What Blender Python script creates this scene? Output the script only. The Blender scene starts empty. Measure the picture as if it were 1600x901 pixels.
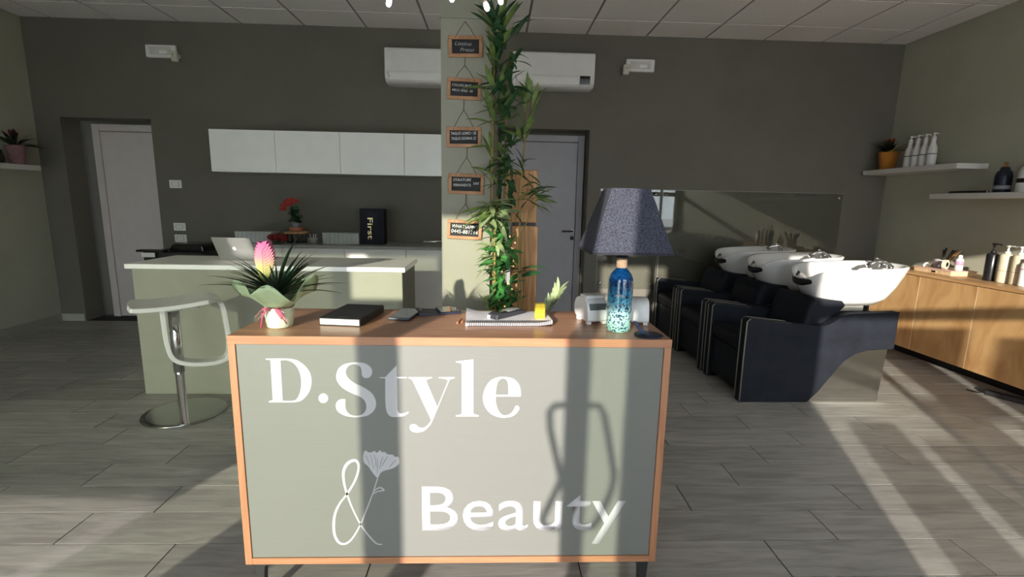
import bpy, bmesh, math, random
from mathutils import Vector, Matrix, Quaternion

S = bpy.context.scene
COL = S.collection
PI = math.pi

# ------------------------------------------------------------------ camera, world, sun, exposure
cd = bpy.data.cameras.new('camera')
cd.sensor_fit = 'HORIZONTAL'; cd.sensor_width = 36.0; cd.lens = 17.2094
cd.clip_start = 0.02
cam = bpy.data.objects.new('camera', cd); COL.objects.link(cam)
def cam_basis(yaw, pitch, roll):
    r = Vector((math.cos(yaw), -math.sin(yaw), 0)); f = Vector((math.sin(yaw), math.cos(yaw), 0)); u = Vector((0, 0, 1))
    f, u = f*math.cos(pitch)+u*math.sin(pitch), u*math.cos(pitch)-f*math.sin(pitch)
    r, u = r*math.cos(roll)+u*math.sin(roll), u*math.cos(roll)-r*math.sin(roll)
    return r, f, u
_r, _f, _u = cam_basis(0.0370, -0.1724, 0.0193)
cam.matrix_world = Matrix(((_r.x, _u.x, -_f.x, 0), (_r.y, _u.y, -_f.y, 0), (_r.z, _u.z, -_f.z, 1.3134), (0, 0, 0, 1)))
S.camera = cam

W = bpy.data.worlds.new('sky'); S.world = W; W.use_nodes = True
bg = W.node_tree.nodes['Background']
bg.inputs[0].default_value = (0.80, 0.89, 1.0, 1); bg.inputs[1].default_value = 7.0

SUN_AZ, SUN_TAN = math.radians(21.0), 0.226          # low sun, behind the viewer and to the left
sd = bpy.data.lights.new('sun', 'SUN'); sd.energy = 8.3; sd.angle = 0.011; sd.color = (1.0, 0.93, 0.84)
sun = bpy.data.objects.new('sun', sd); COL.objects.link(sun)
sdir = Vector((math.sin(SUN_AZ), math.cos(SUN_AZ), -SUN_TAN)).normalized()
sun.rotation_euler = sdir.to_track_quat('-Z', 'Y').to_euler()
sun.location = (-6, -14, 5)

S.view_settings.view_transform = 'Standard'
S.view_settings.look = 'None'
S.view_settings.gamma = 1.0
S.view_settings.use_curve_mapping = False
S.view_settings.exposure = 0.12
S.cycles.max_bounces = 10; S.cycles.diffuse_bounces = 6; S.cycles.glossy_bounces = 4
S.cycles.transparent_max_bounces = 12; S.cycles.sample_clamp_indirect = 4.0

# ------------------------------------------------------------------ materials
MATS = {}
def _mat(name):
    m = bpy.data.materials.new(name); m.use_nodes = True
    nt = m.node_tree; b = nt.nodes['Principled BSDF']
    return m, nt, b
def N(nt, t, **kw):
    n = nt.nodes.new(t)
    for k, v in kw.items():
        if k in n.inputs.keys() if hasattr(n.inputs, 'keys') else False: n.inputs[k].default_value = v
        else: setattr(n, k, v)
    return n
def rgb(c): return (c[0], c[1], c[2], 1)
def M(name, col, rough=0.5, metal=0.0, var=0.08, scale=9.0, bump=0.0, bscale=None, spec=0.5, coat=0.0, trans=0.0, emit=None, estr=0.0, stretch=(1, 1, 1), sheen=0.0):
    if name in MATS: return MATS[name]
    m, nt, b = _mat(name)
    tc = nt.nodes.new('ShaderNodeTexCoord'); mp = nt.nodes.new('ShaderNodeMapping'); mp.inputs['Scale'].default_value = stretch
    nt.links.new(tc.outputs['Object'], mp.inputs[0])
    n = nt.nodes.new('ShaderNodeTexNoise'); n.inputs['Scale'].default_value = scale; n.inputs['Detail'].default_value = 4
    nt.links.new(mp.outputs[0], n.inputs['Vector'])
    cr = nt.nodes.new('ShaderNodeValToRGB'); e = cr.color_ramp.elements
    e[0].position = 0.3; e[1].position = 0.7
    e[0].color = rgb([c*(1-var) for c in col]); e[1].color = rgb([min(1, c*(1+var)) for c in col])
    nt.links.new(n.outputs['Fac'], cr.inputs[0]); nt.links.new(cr.outputs[0], b.inputs['Base Color'])
    b.inputs['Roughness'].default_value = rough; b.inputs['Metallic'].default_value = metal
    b.inputs['Specular IOR Level'].default_value = spec; b.inputs['Coat Weight'].default_value = coat
    b.inputs['Transmission Weight'].default_value = trans
    b.inputs['Sheen Weight'].default_value = sheen
    if emit: b.inputs['Emission Color'].default_value = rgb(emit); b.inputs['Emission Strength'].default_value = estr
    if bump:
        n2 = nt.nodes.new('ShaderNodeTexNoise'); n2.inputs['Scale'].default_value = bscale or scale*6; n2.inputs['Detail'].default_value = 3
        nt.links.new(mp.outputs[0], n2.inputs['Vector'])
        bp = nt.nodes.new('ShaderNodeBump'); bp.inputs['Strength'].default_value = bump; bp.inputs['Distance'].default_value = 0.01
        nt.links.new(n2.outputs['Fac'], bp.inputs['Height']); nt.links.new(bp.outputs[0], b.inputs['Normal'])
    MATS[name] = m; return m
def wood(name, c1, c2, stretch=(1.2, 14, 14), rough=0.5, scale=3.0, bump=0.05):
    if name in MATS: return MATS[name]
    m, nt, b = _mat(name)
    tc = nt.nodes.new('ShaderNodeTexCoord'); mp = nt.nodes.new('ShaderNodeMapping'); mp.inputs['Scale'].default_value = stretch
    nt.links.new(tc.outputs['Object'], mp.inputs[0])
    n = nt.nodes.new('ShaderNodeTexNoise'); n.inputs['Scale'].default_value = scale; n.inputs['Detail'].default_value = 6; n.inputs['Distortion'].default_value = 1.2
    nt.links.new(mp.outputs[0], n.inputs['Vector'])
    cr = nt.nodes.new('ShaderNodeValToRGB'); e = cr.color_ramp.elements
    e[0].position = 0.36; e[0].color = rgb(c1); e[1].position = 0.62; e[1].color = rgb(c2)
    nt.links.new(n.outputs['Fac'], cr.inputs[0]); nt.links.new(cr.outputs[0], b.inputs['Base Color'])
    b.inputs['Roughness'].default_value = rough
    bp = nt.nodes.new('ShaderNodeBump'); bp.inputs['Strength'].default_value = bump; bp.inputs['Distance'].default_value = 0.005
    nt.links.new(n.outputs['Fac'], bp.inputs['Height']); nt.links.new(bp.outputs[0], b.inputs['Normal'])
    MATS[name] = m; return m
def grad(name, stops, z0, z1, rough=0.5, spec=0.5, axis=2):
    m, nt, b = _mat(name)
    tc = nt.nodes.new('ShaderNodeTexCoord'); sx = nt.nodes.new('ShaderNodeSeparateXYZ'); nt.links.new(tc.outputs['Object'], sx.inputs[0])
    mr = nt.nodes.new('ShaderNodeMapRange'); mr.inputs[1].default_value = z0; mr.inputs[2].default_value = z1
    nt.links.new(sx.outputs[axis], mr.inputs[0])
    cr = nt.nodes.new('ShaderNodeValToRGB'); el = cr.color_ramp.elements
    el[0].position = stops[0][0]; el[0].color = rgb(stops[0][1]); el[1].position = stops[-1][0]; el[1].color = rgb(stops[-1][1])
    for p, c in stops[1:-1]: x = el.new(p); x.color = rgb(c)
    nt.links.new(mr.outputs[0], cr.inputs[0]); nt.links.new(cr.outputs[0], b.inputs['Base Color'])
    b.inputs['Roughness'].default_value = rough; b.inputs['Specular IOR Level'].default_value = spec
    MATS[name] = m; return m
def pane_mat(name, tint, ior=1.45, rough=0.0):
    m = bpy.data.materials.new(name); m.use_nodes = True; nt = m.node_tree
    for n in list(nt.nodes): nt.nodes.remove(n)
    o = nt.nodes.new('ShaderNodeOutputMaterial'); mx = nt.nodes.new('ShaderNodeMixShader'); t = nt.nodes.new('ShaderNodeBsdfTransparent'); g = nt.nodes.new('ShaderNodeBsdfGlossy')
    fr = nt.nodes.new('ShaderNodeFresnel'); fr.inputs[0].default_value = ior
    n = nt.nodes.new('ShaderNodeTexNoise'); n.inputs['Scale'].default_value = 3.0
    cr = nt.nodes.new('ShaderNodeValToRGB'); cr.color_ramp.elements[0].color = rgb([c*0.96 for c in tint]); cr.color_ramp.elements[1].color = rgb(tint)
    nt.links.new(n.outputs['Fac'], cr.inputs[0]); nt.links.new(cr.outputs[0], t.inputs[0])
    g.inputs['Roughness'].default_value = rough
    nt.links.new(fr.outputs[0], mx.inputs[0]); nt.links.new(t.outputs[0], mx.inputs[1]); nt.links.new(g.outputs[0], mx.inputs[2]); nt.links.new(mx.outputs[0], o.inputs[0])
    MATS[name] = m; return m
def plank_mat(name):
    m, nt, b = _mat(name)
    ge = nt.nodes.new('ShaderNodeNewGeometry'); oi = nt.nodes.new('ShaderNodeObjectInfo')
    mu = nt.nodes.new('ShaderNodeMath'); mu.operation = 'MULTIPLY'; mu.inputs[1].default_value = 40.0; nt.links.new(oi.outputs['Random'], mu.inputs[0])
    cx = nt.nodes.new('ShaderNodeCombineXYZ'); nt.links.new(mu.outputs[0], cx.inputs[2])
    va = nt.nodes.new('ShaderNodeVectorMath'); nt.links.new(ge.outputs['Position'], va.inputs[0]); nt.links.new(cx.outputs[0], va.inputs[1])
    mp = nt.nodes.new('ShaderNodeMapping'); mp.inputs['Scale'].default_value = (1.1, 9.0, 1.0); nt.links.new(va.outputs[0], mp.inputs[0])
    n = nt.nodes.new('ShaderNodeTexNoise'); n.inputs['Scale'].default_value = 2.6; n.inputs['Detail'].default_value = 7; n.inputs['Distortion'].default_value = 0.9; n.inputs['Roughness'].default_value = 0.62
    nt.links.new(mp.outputs[0], n.inputs['Vector'])
    cr = nt.nodes.new('ShaderNodeValToRGB'); e = cr.color_ramp.elements
    e[0].position = 0.30; e[0].color = (0.245, 0.232, 0.215, 1); e[1].position = 0.72; e[1].color = (0.44, 0.42, 0.39, 1)
    x = e.new(0.5); x.color = (0.34, 0.325, 0.30, 1)
    nt.links.new(n.outputs['Fac'], cr.inputs[0])
    hs = nt.nodes.new('ShaderNodeHueSaturation'); mr = nt.nodes.new('ShaderNodeMapRange'); mr.inputs[3].default_value = 0.88; mr.inputs[4].default_value = 1.12
    nt.links.new(oi.outputs['Random'], mr.inputs[0]); nt.links.new(mr.outputs[0], hs.inputs['Value']); nt.links.new(cr.outputs[0], hs.inputs['Color'])
    nt.links.new(hs.outputs[0], b.inputs['Base Color'])
    b.inputs['Roughness'].default_value = 0.42; b.inputs['Specular IOR Level'].default_value = 0.4
    bp = nt.nodes.new('ShaderNodeBump'); bp.inputs['Strength'].default_value = 0.10; bp.inputs['Distance'].default_value = 0.004
    nt.links.new(n.outputs['Fac'], bp.inputs['Height']); nt.links.new(bp.outputs[0], b.inputs['Normal'])
    MATS[name] = m; return m
def fabric(name, c1, c2, scale, rough=0.9, sheen=0.3):
    m, nt, b = _mat(name)
    tc = nt.nodes.new('ShaderNodeTexCoord'); n = nt.nodes.new('ShaderNodeTexNoise'); n.inputs['Scale'].default_value = scale; n.inputs['Detail'].default_value = 3
    mp = nt.nodes.new('ShaderNodeMapping'); mp.inputs['Scale'].default_value = (1, 1, 0.8); nt.links.new(tc.outputs['Object'], mp.inputs[0]); nt.links.new(mp.outputs[0], n.inputs['Vector'])
    cr = nt.nodes.new('ShaderNodeValToRGB'); e = cr.color_ramp.elements; e[0].position = 0.38; e[0].color = rgb(c1); e[1].position = 0.62; e[1].color = rgb(c2)
    nt.links.new(n.outputs['Fac'], cr.inputs[0]); nt.links.new(cr.outputs[0], b.inputs['Base Color'])
    b.inputs['Roughness'].default_value = rough; b.inputs['Sheen Weight'].default_value = sheen
    bp = nt.nodes.new('ShaderNodeBump'); bp.inputs['Strength'].default_value = 0.25; bp.inputs['Distance'].default_value = 0.002
    nt.links.new(n.outputs['Fac'], bp.inputs['Height']); nt.links.new(bp.outputs[0], b.inputs['Normal'])
    MATS[name] = m; return m

# ------------------------------------------------------------------ geometry helpers
class MB:
    def __init__(s): s.v = []; s.f = []; s.sm = []
    def add(s, vs, fs, smooth=False):
        o = len(s.v); s.v.extend([tuple(v) for v in vs])
        for f in fs: s.f.append([i+o for i in f]); s.sm.append(smooth)
        return s
    def bm(s, b, smooth=False):
        b.verts.index_update(); s.add([v.co[:] for v in b.verts], [[v.index for v in f.verts] for f in b.faces], smooth); b.free(); return s
    def box(s, x0, x1, y0, y1, z0, z1, bev=0.0, seg=2):
        if not bev:
            return s.add([(x0, y0, z0), (x1, y0, z0), (x1, y1, z0), (x0, y1, z0), (x0, y0, z1), (x1, y0, z1), (x1, y1, z1), (x0, y1, z1)],
                         [(0, 3, 2, 1), (4, 5, 6, 7), (0, 1, 5, 4), (1, 2, 6, 5), (2, 3, 7, 6), (3, 0, 4, 7)])
        b = bmesh.new(); bmesh.ops.create_cube(b, size=1.0)
        for v in b.verts: v.co = Vector(((x0+x1)/2+v.co.x*(x1-x0), (y0+y1)/2+v.co.y*(y1-y0), (z0+z1)/2+v.co.z*(z1-z0)))
        bmesh.ops.bevel(b, geom=b.edges[:], offset=bev, segments=seg, affect='EDGES', profile=0.5)
        return s.bm(b)
    def prism(s, poly, axis, a0, a1, bev=0.0, seg=2, smooth=False):
        def P(p, a):
            if axis == 'y': return (p[0], a, p[1])
            if axis == 'x': return (a, p[0], p[1])
            return (p[0], p[1], a)
        n = len(poly); b = bmesh.new()
        A = [b.verts.new(P(p, a0)) for p in poly]; B = [b.verts.new(P(p, a1)) for p in poly]
        fa = b.faces.new(A); fb = b.faces.new(B[::-1])
        for i in range(n): b.faces.new((A[i], B[i], B[(i+1) % n], A[(i+1) % n]))
        bmesh.ops.recalc_face_normals(b, faces=b.faces[:])
        if bev:
            ed = list(set(list(fa.edges)+list(fb.edges)))
            bmesh.ops.bevel(b, geom=ed, offset=bev, segments=seg, affect='EDGES', profile=0.5)
        return s.bm(b, smooth)
    def lathe(s, prof, n=24, c=(0, 0), smooth=True, sq=None):
        vs = []; fs = []; m = len(prof)
        for i in range(n):
            a = 2*PI*i/n
            for r, z in prof: vs.append((c[0]+r*math.cos(a), c[1]+r*math.sin(a), z))
        for i in range(n):
            j = (i+1) % n
            for k in range(m-1): fs.append((i*m+k, j*m+k, j*m+k+1, i*m+k+1))
        if prof[0][0] > 1e-5: fs.append([i*m for i in range(n)][::-1])
        if prof[-1][0] > 1e-5: fs.append([i*m+m-1 for i in range(n)])
        return s.add(vs, fs, smooth)
    def tube(s, pts, r, n=8, closed=False, smooth=True, flat=1.0):
        pts = [Vector(p) for p in pts]; m = len(pts)
        rr = r if isinstance(r, (list, tuple)) else [r]*m
        T = []
        for i in range(m):
            a = pts[(i-1) % m] if (closed or i > 0) else pts[i]; b = pts[(i+1) % m] if (closed or i < m-1) else pts[i]
            t = (b-a); T.append(t.normalized() if t.length > 1e-9 else Vector((0, 0, 1)))
        u = T[0].orthogonal().normalized(); vs = []; fs = []
        for i in range(m):
            if i: u = (T[i-1].rotation_difference(T[i]) @ u)
            u = (u-T[i]*u.dot(T[i])).normalized(); w = T[i].cross(u)
            for k in range(n):
                a = 2*PI*k/n; vs.append(pts[i]+(u*math.cos(a)+w*math.sin(a)*flat)*rr[i])
        for i in range(m if closed else m-1):
            j = (i+1) % m
            for k in range(n): fs.append((i*n+k, i*n+(k+1) % n, j*n+(k+1) % n, j*n+k))
        if not closed: fs.append(list(range(n))[::-1]); fs.append([(m-1)*n+k for k in range(n)])
        return s.add(vs, fs, smooth)
    def ball(s, c, r, seg=12, ring=8, sz=(1, 1, 1)):
        b = bmesh.new(); bmesh.ops.create_uvsphere(b, u_segments=seg, v_segments=ring, radius=r)
        for v in b.verts: v.co = Vector((v.co.x*sz[0]+c[0], v.co.y*sz[1]+c[1], v.co.z*sz[2]+c[2]))
        return s.bm(b, True)
    def loft(s, rings, smooth=True, cap0=True, cap1=True):
        n = len(rings[0]); vs = [p for r in rings for p in r]; fs = []
        for i in range(len(rings)-1):
            for k in range(n): fs.append((i*n+k, i*n+(k+1) % n, (i+1)*n+(k+1) % n, (i+1)*n+k))
        if cap0: fs.append(list(range(n))[::-1])
        if cap1: fs.append([(len(rings)-1)*n+k for k in range(n)])
        return s.add(vs, fs, smooth)
    def xf(s, mat):
        s.v = [tuple(mat @ Vector(v)) for v in s.v]; return s
    def mesh(s, name, mats):
        me = bpy.data.meshes.new(name); me.from_pydata(s.v, [], s.f)
        for m in (mats if isinstance(mats, (list, tuple)) else [mats]): me.materials.append(m)
        me.polygons.foreach_set('use_smooth', s.sm); me.update()
        b = bmesh.new(); b.from_mesh(me); bmesh.ops.recalc_face_normals(b, faces=b.faces[:]); b.to_mesh(me); b.free()
        return me
    def build(s, name, mats, parent=None, label=None, cat=None, group=None, kind=None, loc=None):
        o = bpy.data.objects.new(name, s.mesh(name, mats)); COL.objects.link(o)
        if parent is not None: o.parent = parent
        if loc: o.location = loc
        tag(o, label, cat, group, kind); return o
def tag(o, label=None, cat=None, group=None, kind=None):
    if label: o['label'] = label
    if cat: o['category'] = cat
    if group: o['group'] = group
    if kind: o['kind'] = kind
    return o
def thing(name, label, cat, loc=(0, 0, 0), rz=0.0, group=None, kind=None):
    o = bpy.data.objects.new(name, None); COL.objects.link(o); o.empty_display_size = 0.05
    o.location = loc; o.rotation_euler = (0, 0, rz)
    return tag(o, label, cat, group, kind)
def obj(name, me, parent=None, loc=(0, 0, 0), rot=None, scale=None):
    o = bpy.data.objects.new(name, me); COL.objects.link(o); o.parent = parent; o.location = loc
    if rot is not None:
        if isinstance(rot, Quaternion): o.rotation_mode = 'QUATERNION'; o.rotation_quaternion = rot
        else: o.rotation_euler = rot
    if scale is not None: o.scale = scale
    return o
def copy_tree(o, parent=None):
    c = o.copy(); COL.objects.link(c); c.parent = parent
    for ch in list(o.children): copy_tree(ch, c)
    return c
def cr_curve(pts, closed=True, seg=5):
    """Catmull-Rom through control points; a third value of 1 marks a sharp corner."""
    n = len(pts); out = []
    for i in range(n if closed else n-1):
        p1 = pts[i]; p2 = pts[(i+1) % n]
        c1 = len(p1) > 2; c2 = len(p2) > 2
        p0 = p1 if c1 else (pts[(i-1) % n] if closed or i > 0 else p1); p3 = p2 if c2 else (pts[(i+2) % n] if closed or i+2 < n else p2)
        if c1 and c2: out.append((p1[0], p1[1])); continue
        for k in range(seg):
            t = k/seg
            out.append(tuple(0.5*(2*p1[a]+(p2[a]-p0[a])*t+(2*p0[a]-5*p1[a]+4*p2[a]-p3[a])*t*t+(3*p1[a]-p0[a]-3*p2[a]+p3[a])*t**3) for a in (0, 1)))
    if not closed: out.append(tuple(pts[-1][:2]))
    return out
def flat_mesh(name, outlines, depth, mat):
    """filled 2D outlines (with holes) as a thin raised sheet, in local XY, thickness along Z"""
    cu = bpy.data.curves.new(name, 'CURVE'); cu.dimensions = '2D'; cu.fill_mode = 'BOTH'; cu.extrude = depth/2
    for o in outlines:
        sp = cu.splines.new('POLY'); sp.points.add(len(o)-1); sp.use_cyclic_u = True
        for p, q in zip(sp.points, o): p.co = (q[0], q[1], 0, 1)
    return curve_to_mesh(cu, name, mat)
def curve_to_mesh(cu, name, mat):
    t = bpy.data.objects.new('temporary', cu); COL.objects.link(t)
    dg = bpy.context.evaluated_depsgraph_get(); me = bpy.data.meshes.new_from_object(t.evaluated_get(dg))
    bpy.data.objects.remove(t); bpy.data.curves.remove(cu)
    me.name = name; me.materials.clear(); me.materials.append(mat)
    return me
def text_mesh(txt, mat, width=None, height=None, depth=0.001, bold=0.0, shear=0.0, size=1.0):
    cu = bpy.data.curves.new('lettering', 'FONT'); cu.body = txt; cu.size = size; cu.extrude = 0.0; cu.offset = bold; cu.shear = shear; cu.resolution_u = 4
    me = curve_to_mesh(cu, 'lettering', mat)
    xs = [v.co.x for v in me.vertices]; ys = [v.co.y for v in me.vertices]
    sx = (width/(max(xs)-min(xs))) if width else None; sy = (height/(max(ys)-min(ys))) if height else None
    sx = sx or sy; sy = sy or sx; x0, y0 = min(xs), min(ys)
    for v in me.vertices: v.co.x = (v.co.x-x0)*sx; v.co.y = (v.co.y-y0)*sy; v.co.z = 0
    b = bmesh.new(); b.from_mesh(me)
    r = bmesh.ops.extrude_face_region(b, geom=b.faces[:]); bmesh.ops.translate(b, vec=(0, 0, depth), verts=[g for g in r['geom'] if isinstance(g, bmesh.types.BMVert)])
    bmesh.ops.recalc_face_normals(b, faces=b.faces[:]); b.to_mesh(me); b.free()
    return me
FRONT = (PI/2, 0, 0)       # local XY -> world XZ, local +Z -> towards the viewer (-Y)
def leaf_mesh(name, w, mat, droop=0.25, fold=0.25, seg=6, tip=1.0, petiole=0.0):
    vs = []; fs = []
    for i in range(seg+1):
        t = i/seg; hw = w*0.5*math.sin(PI*min(1, (t*0.94+0.05)))**0.8 if i < seg else 0.002
        z = -droop*t*t; 
        vs += [(t, -hw, z+fold*hw), (t, 0, z), (t, hw, z+fold*hw)]
    for i in range(seg):
        a = i*3
        fs += [(a, a+1, a+4, a+3), (a+1, a+2, a+5, a+4)]
    b = MB(); b.add(vs, fs, True); return b.mesh(name, mat)
def put_leaf(me, parent, p, d, L, roll=0.0, name='leaf'):
    q = Vector(d).normalized().to_track_quat('X', 'Z')
    if roll: q = q @ Quaternion((1, 0, 0), roll)
    return obj(name, me, parent, p, q, (L, L, L))
def mark_mesh(n, w, h, mat, depth=0.0003):
    """a row of small printed strokes too small to read"""
    b = MB(); st = w/n
    for i in range(n):
        x = i*st; hh = h*(0.7+0.3*((i*7) % 3)/2)
        b.box(x, x+st*0.28, 0, hh, 0, depth)
        b.box(x+st*0.28, x+st*0.75, (0 if i % 2 else hh*0.45), (h*0.2 if i % 2 else hh*0.65), 0, depth)
    return b.mesh('print', mat)
GLYPH={
'D':[[(-0.6812,0.8414,1),(-0.6115,0.8417),(-0.5798,0.8317),(-0.5548,0.8038),(-0.5489,0.7692),(-0.5583,0.7359),(-0.5805,0.7103),(-0.6032,0.7028,1),(-0.6815,0.7024,1),(-0.6812,0.7059,1),(-0.6688,0.7105,1),(-0.6675,0.8363,1),(-0.6814,0.838,1)],[(-0.6374,0.8359,1),(-0.6177,0.836),(-0.5978,0.8253),(-0.5844,0.802),(-0.5802,0.7706),(-0.5849,0.7389),(-0.595,0.7166),(-0.6074,0.7085),(-0.6386,0.7084,1)]],
'dot':[[(-0.502,0.7167),(-0.5043,0.7089),(-0.5099,0.7031),(-0.5173,0.701),(-0.5246,0.703),(-0.5297,0.7088),(-0.5312,0.7166),(-0.5289,0.7244),(-0.5233,0.7302),(-0.5159,0.7323),(-0.5087,0.7303),(-0.5036,0.7246)]],
'S':[[(-0.4191,0.8314),(-0.3895,0.8291),(-0.3706,0.8161),(-0.3663,0.8004),(-0.373,0.7862),(-0.3851,0.782),(-0.3959,0.787),(-0.3979,0.8002),(-0.399,0.8112),(-0.4046,0.8205),(-0.4192,0.8261),(-0.4358,0.8203),(-0.4453,0.803),(-0.4401,0.7841),(-0.4214,0.7669),(-0.392,0.7512),(-0.3686,0.7322),(-0.3579,0.7065),(-0.3626,0.6807),(-0.3844,0.6611),(-0.4178,0.6555),(-0.4509,0.6593),(-0.4744,0.6738),(-0.4802,0.6931),(-0.473,0.7092),(-0.4577,0.7147),(-0.4494,0.7125,1),(-0.4509,0.6981),(-0.4486,0.6787),(-0.4371,0.6642),(-0.4177,0.66),(-0.3993,0.666),(-0.3882,0.6822),(-0.3896,0.7048),(-0.4035,0.7208),(-0.4301,0.7334),(-0.4564,0.7492),(-0.4719,0.7697),(-0.475,0.7886),(-0.4672,0.8107),(-0.4489,0.8255)]],
't':[[(-0.2929,0.8225,1),(-0.2927,0.7864,1),(-0.2616,0.7859,1),(-0.2616,0.7822,1),(-0.2922,0.782,1),(-0.2925,0.6886),(-0.2905,0.6748),(-0.2848,0.6685),(-0.2718,0.6696),(-0.2603,0.6742,1),(-0.2581,0.6707,1),(-0.2686,0.6626),(-0.2817,0.6581),(-0.3078,0.6566),(-0.3207,0.6642),(-0.3274,0.6816),(-0.3291,0.7161),(-0.3275,0.7817,1),(-0.3451,0.7823,1),(-0.345,0.7847,1),(-0.3274,0.7855,1)]],
'y':[[(-0.2574,0.7859,1),(-0.1859,0.7864,1),(-0.1859,0.7837,1),(-0.1988,0.7785),(-0.2015,0.77),(-0.1704,0.6909,1),(-0.1401,0.7686),(-0.1407,0.7772),(-0.1504,0.7815),(-0.1665,0.7835,1),(-0.1665,0.7865,1),(-0.1174,0.7869,1),(-0.1174,0.7835,1),(-0.1293,0.779),(-0.1359,0.7687),(-0.1855,0.6454),(-0.1955,0.6278),(-0.2105,0.6119),(-0.2303,0.6055),(-0.2483,0.6083),(-0.2563,0.6188),(-0.2545,0.6294),(-0.2446,0.6337),(-0.2348,0.6302),(-0.2267,0.6231),(-0.2136,0.6218),(-0.2004,0.6313),(-0.1898,0.6461,1),(-0.2425,0.768),(-0.2488,0.7782),(-0.2574,0.7822,1)]],
'l':[[(-0.1138,0.8367,1),(-0.0606,0.8438,1),(-0.0591,0.6827),(-0.0583,0.6687),(-0.0425,0.6635,1),(-0.0425,0.6593,1),(-0.1139,0.659,1),(-0.1139,0.6632,1),(-0.0984,0.6668),(-0.0958,0.6825),(-0.096,0.8233),(-0.0986,0.8307),(-0.1138,0.8343,1)]],
'e':[[(0.0347,0.7886),(0.0609,0.7836),(0.0792,0.7666),(0.0863,0.7425),(0.0867,0.7252,1),(0.0095,0.7248,1),(0.0104,0.7039),(0.0183,0.6795),(0.0334,0.6638),(0.0532,0.6674),(0.0661,0.6832),(0.0699,0.693),(0.0764,0.6955),(0.0825,0.6903),(0.0811,0.6798),(0.0681,0.6639),(0.0468,0.6561),(0.0203,0.6567),(-0.0063,0.6689),(-0.0247,0.6933),(-0.0305,0.7211),(-0.0236,0.7522),(-0.0075,0.7763),(0.0135,0.7867)],[(0.0094,0.731,1),(0.0107,0.7524),(0.0169,0.7748),(0.0299,0.7834),(0.0414,0.7783),(0.0469,0.7629),(0.0474,0.7312,1)]],
'amp':[(-0.3515,0.2177),(-0.3698,0.2211),(-0.3915,0.2465),(-0.4185,0.29),(-0.4427,0.3487),(-0.4569,0.3954),(-0.4646,0.4329),(-0.466,0.4679),(-0.4571,0.494),(-0.4407,0.5091),(-0.4249,0.5104),(-0.4175,0.4961),(-0.4203,0.4722),(-0.4334,0.4373),(-0.4568,0.3977),(-0.4823,0.3622),(-0.4978,0.3265),(-0.5036,0.2859),(-0.5011,0.2495),(-0.4879,0.2242),(-0.4677,0.2217),(-0.4466,0.24),(-0.4207,0.2854),(-0.3987,0.3395),(-0.3768,0.3975),(-0.3592,0.4525)],
'leafs':[(-0.3759,0.3997),(-0.3684,0.4107),(-0.3542,0.4186),(-0.3443,0.4142),(-0.3412,0.4093),(-0.3525,0.4071),(-0.3646,0.4041),(-0.3748,0.3966)],
'head':[[(-0.36,0.4525),(-0.3747,0.47),(-0.3879,0.4918),(-0.3994,0.5026),(-0.4028,0.5199),(-0.3994,0.5393),(-0.3941,0.5449),(-0.3864,0.5393),(-0.3766,0.5393),(-0.3666,0.5436),(-0.3589,0.5372),(-0.3507,0.5458),(-0.343,0.5393),(-0.3351,0.5406),(-0.3273,0.5329),(-0.3096,0.5307),(-0.3057,0.5243),(-0.2939,0.5234),(-0.2913,0.5113),(-0.2936,0.4983),(-0.3106,0.4852),(-0.3387,0.4765),(-0.3508,0.4678)],[(-0.3947,0.5285,1),(-0.3838,0.4961,1),(-0.3822,0.497,1),(-0.3927,0.5285,1)],[(-0.3796,0.5307,1),(-0.3766,0.5113,1),(-0.3711,0.4831,1),(-0.3699,0.484,1),(-0.375,0.5113,1),(-0.3784,0.5307,1)],[(-0.3697,0.5307,1),(-0.3647,0.5113,1),(-0.3638,0.4896,1),(-0.3622,0.4896,1),(-0.3631,0.5113,1),(-0.3681,0.5307,1)],[(-0.3589,0.5199,1),(-0.3588,0.4983,1),(-0.3615,0.47,1),(-0.3603,0.47,1),(-0.3572,0.4983,1),(-0.3574,0.5199,1)],[(-0.3414,0.5243,1),(-0.3499,0.5026,1),(-0.3536,0.4831,1),(-0.352,0.4831,1),(-0.3479,0.5018,1),(-0.3398,0.5238,1)],[(-0.3275,0.5264,1),(-0.3378,0.5091,1),(-0.3462,0.4918,1),(-0.3447,0.4909,1),(-0.3359,0.5078,1),(-0.3259,0.5256,1)],[(-0.302,0.5122,1),(-0.3142,0.5005,1),(-0.3224,0.4896,1),(-0.3209,0.4883,1),(-0.3127,0.4992,1),(-0.3005,0.5109,1)]],
}
# ------------------------------------------------------------------ shared materials
paint = M('sage_wall_paint', (0.335, 0.325, 0.27), 0.85, var=0.05, scale=3, bump=0.12, bscale=90)
paint2 = M('sage_beam_paint', (0.30, 0.295, 0.24), 0.85, var=0.05, scale=3, bump=0.12, bscale=90)
ceil_m = M('mineral_tile', (0.86, 0.82, 0.79), 0.95, var=0.05, scale=60, bump=0.2, bscale=220)
grid_m = M('ceiling_grid', (0.30, 0.27, 0.26), 0.6)
grout = M('dark_grout', (0.035, 0.032, 0.03), 0.9)
plank_m = plank_mat('grey_wood_look_porcelain')
white_m = M('white_lacquer', (0.92, 0.91, 0.89), 0.35, var=0.02)
white_p = M('white_plastic', (0.80, 0.79, 0.77), 0.4, var=0.03)
grey_p = M('grey_plastic', (0.45, 0.44, 0.42), 0.45, var=0.03)
black_p = M('black_plastic', (0.014, 0.014, 0.016), 0.4, var=0.1)
black_metal = M('black_metal', (0.02, 0.02, 0.022), 0.45, 0.0, var=0.1)
chrome = M('chrome', (0.78, 0.78, 0.80), 0.07, 1.0, var=0.02)
door_m = M('mauve_grey_door', (0.64, 0.57, 0.56), 0.55, var=0.03, bump=0.05)
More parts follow.
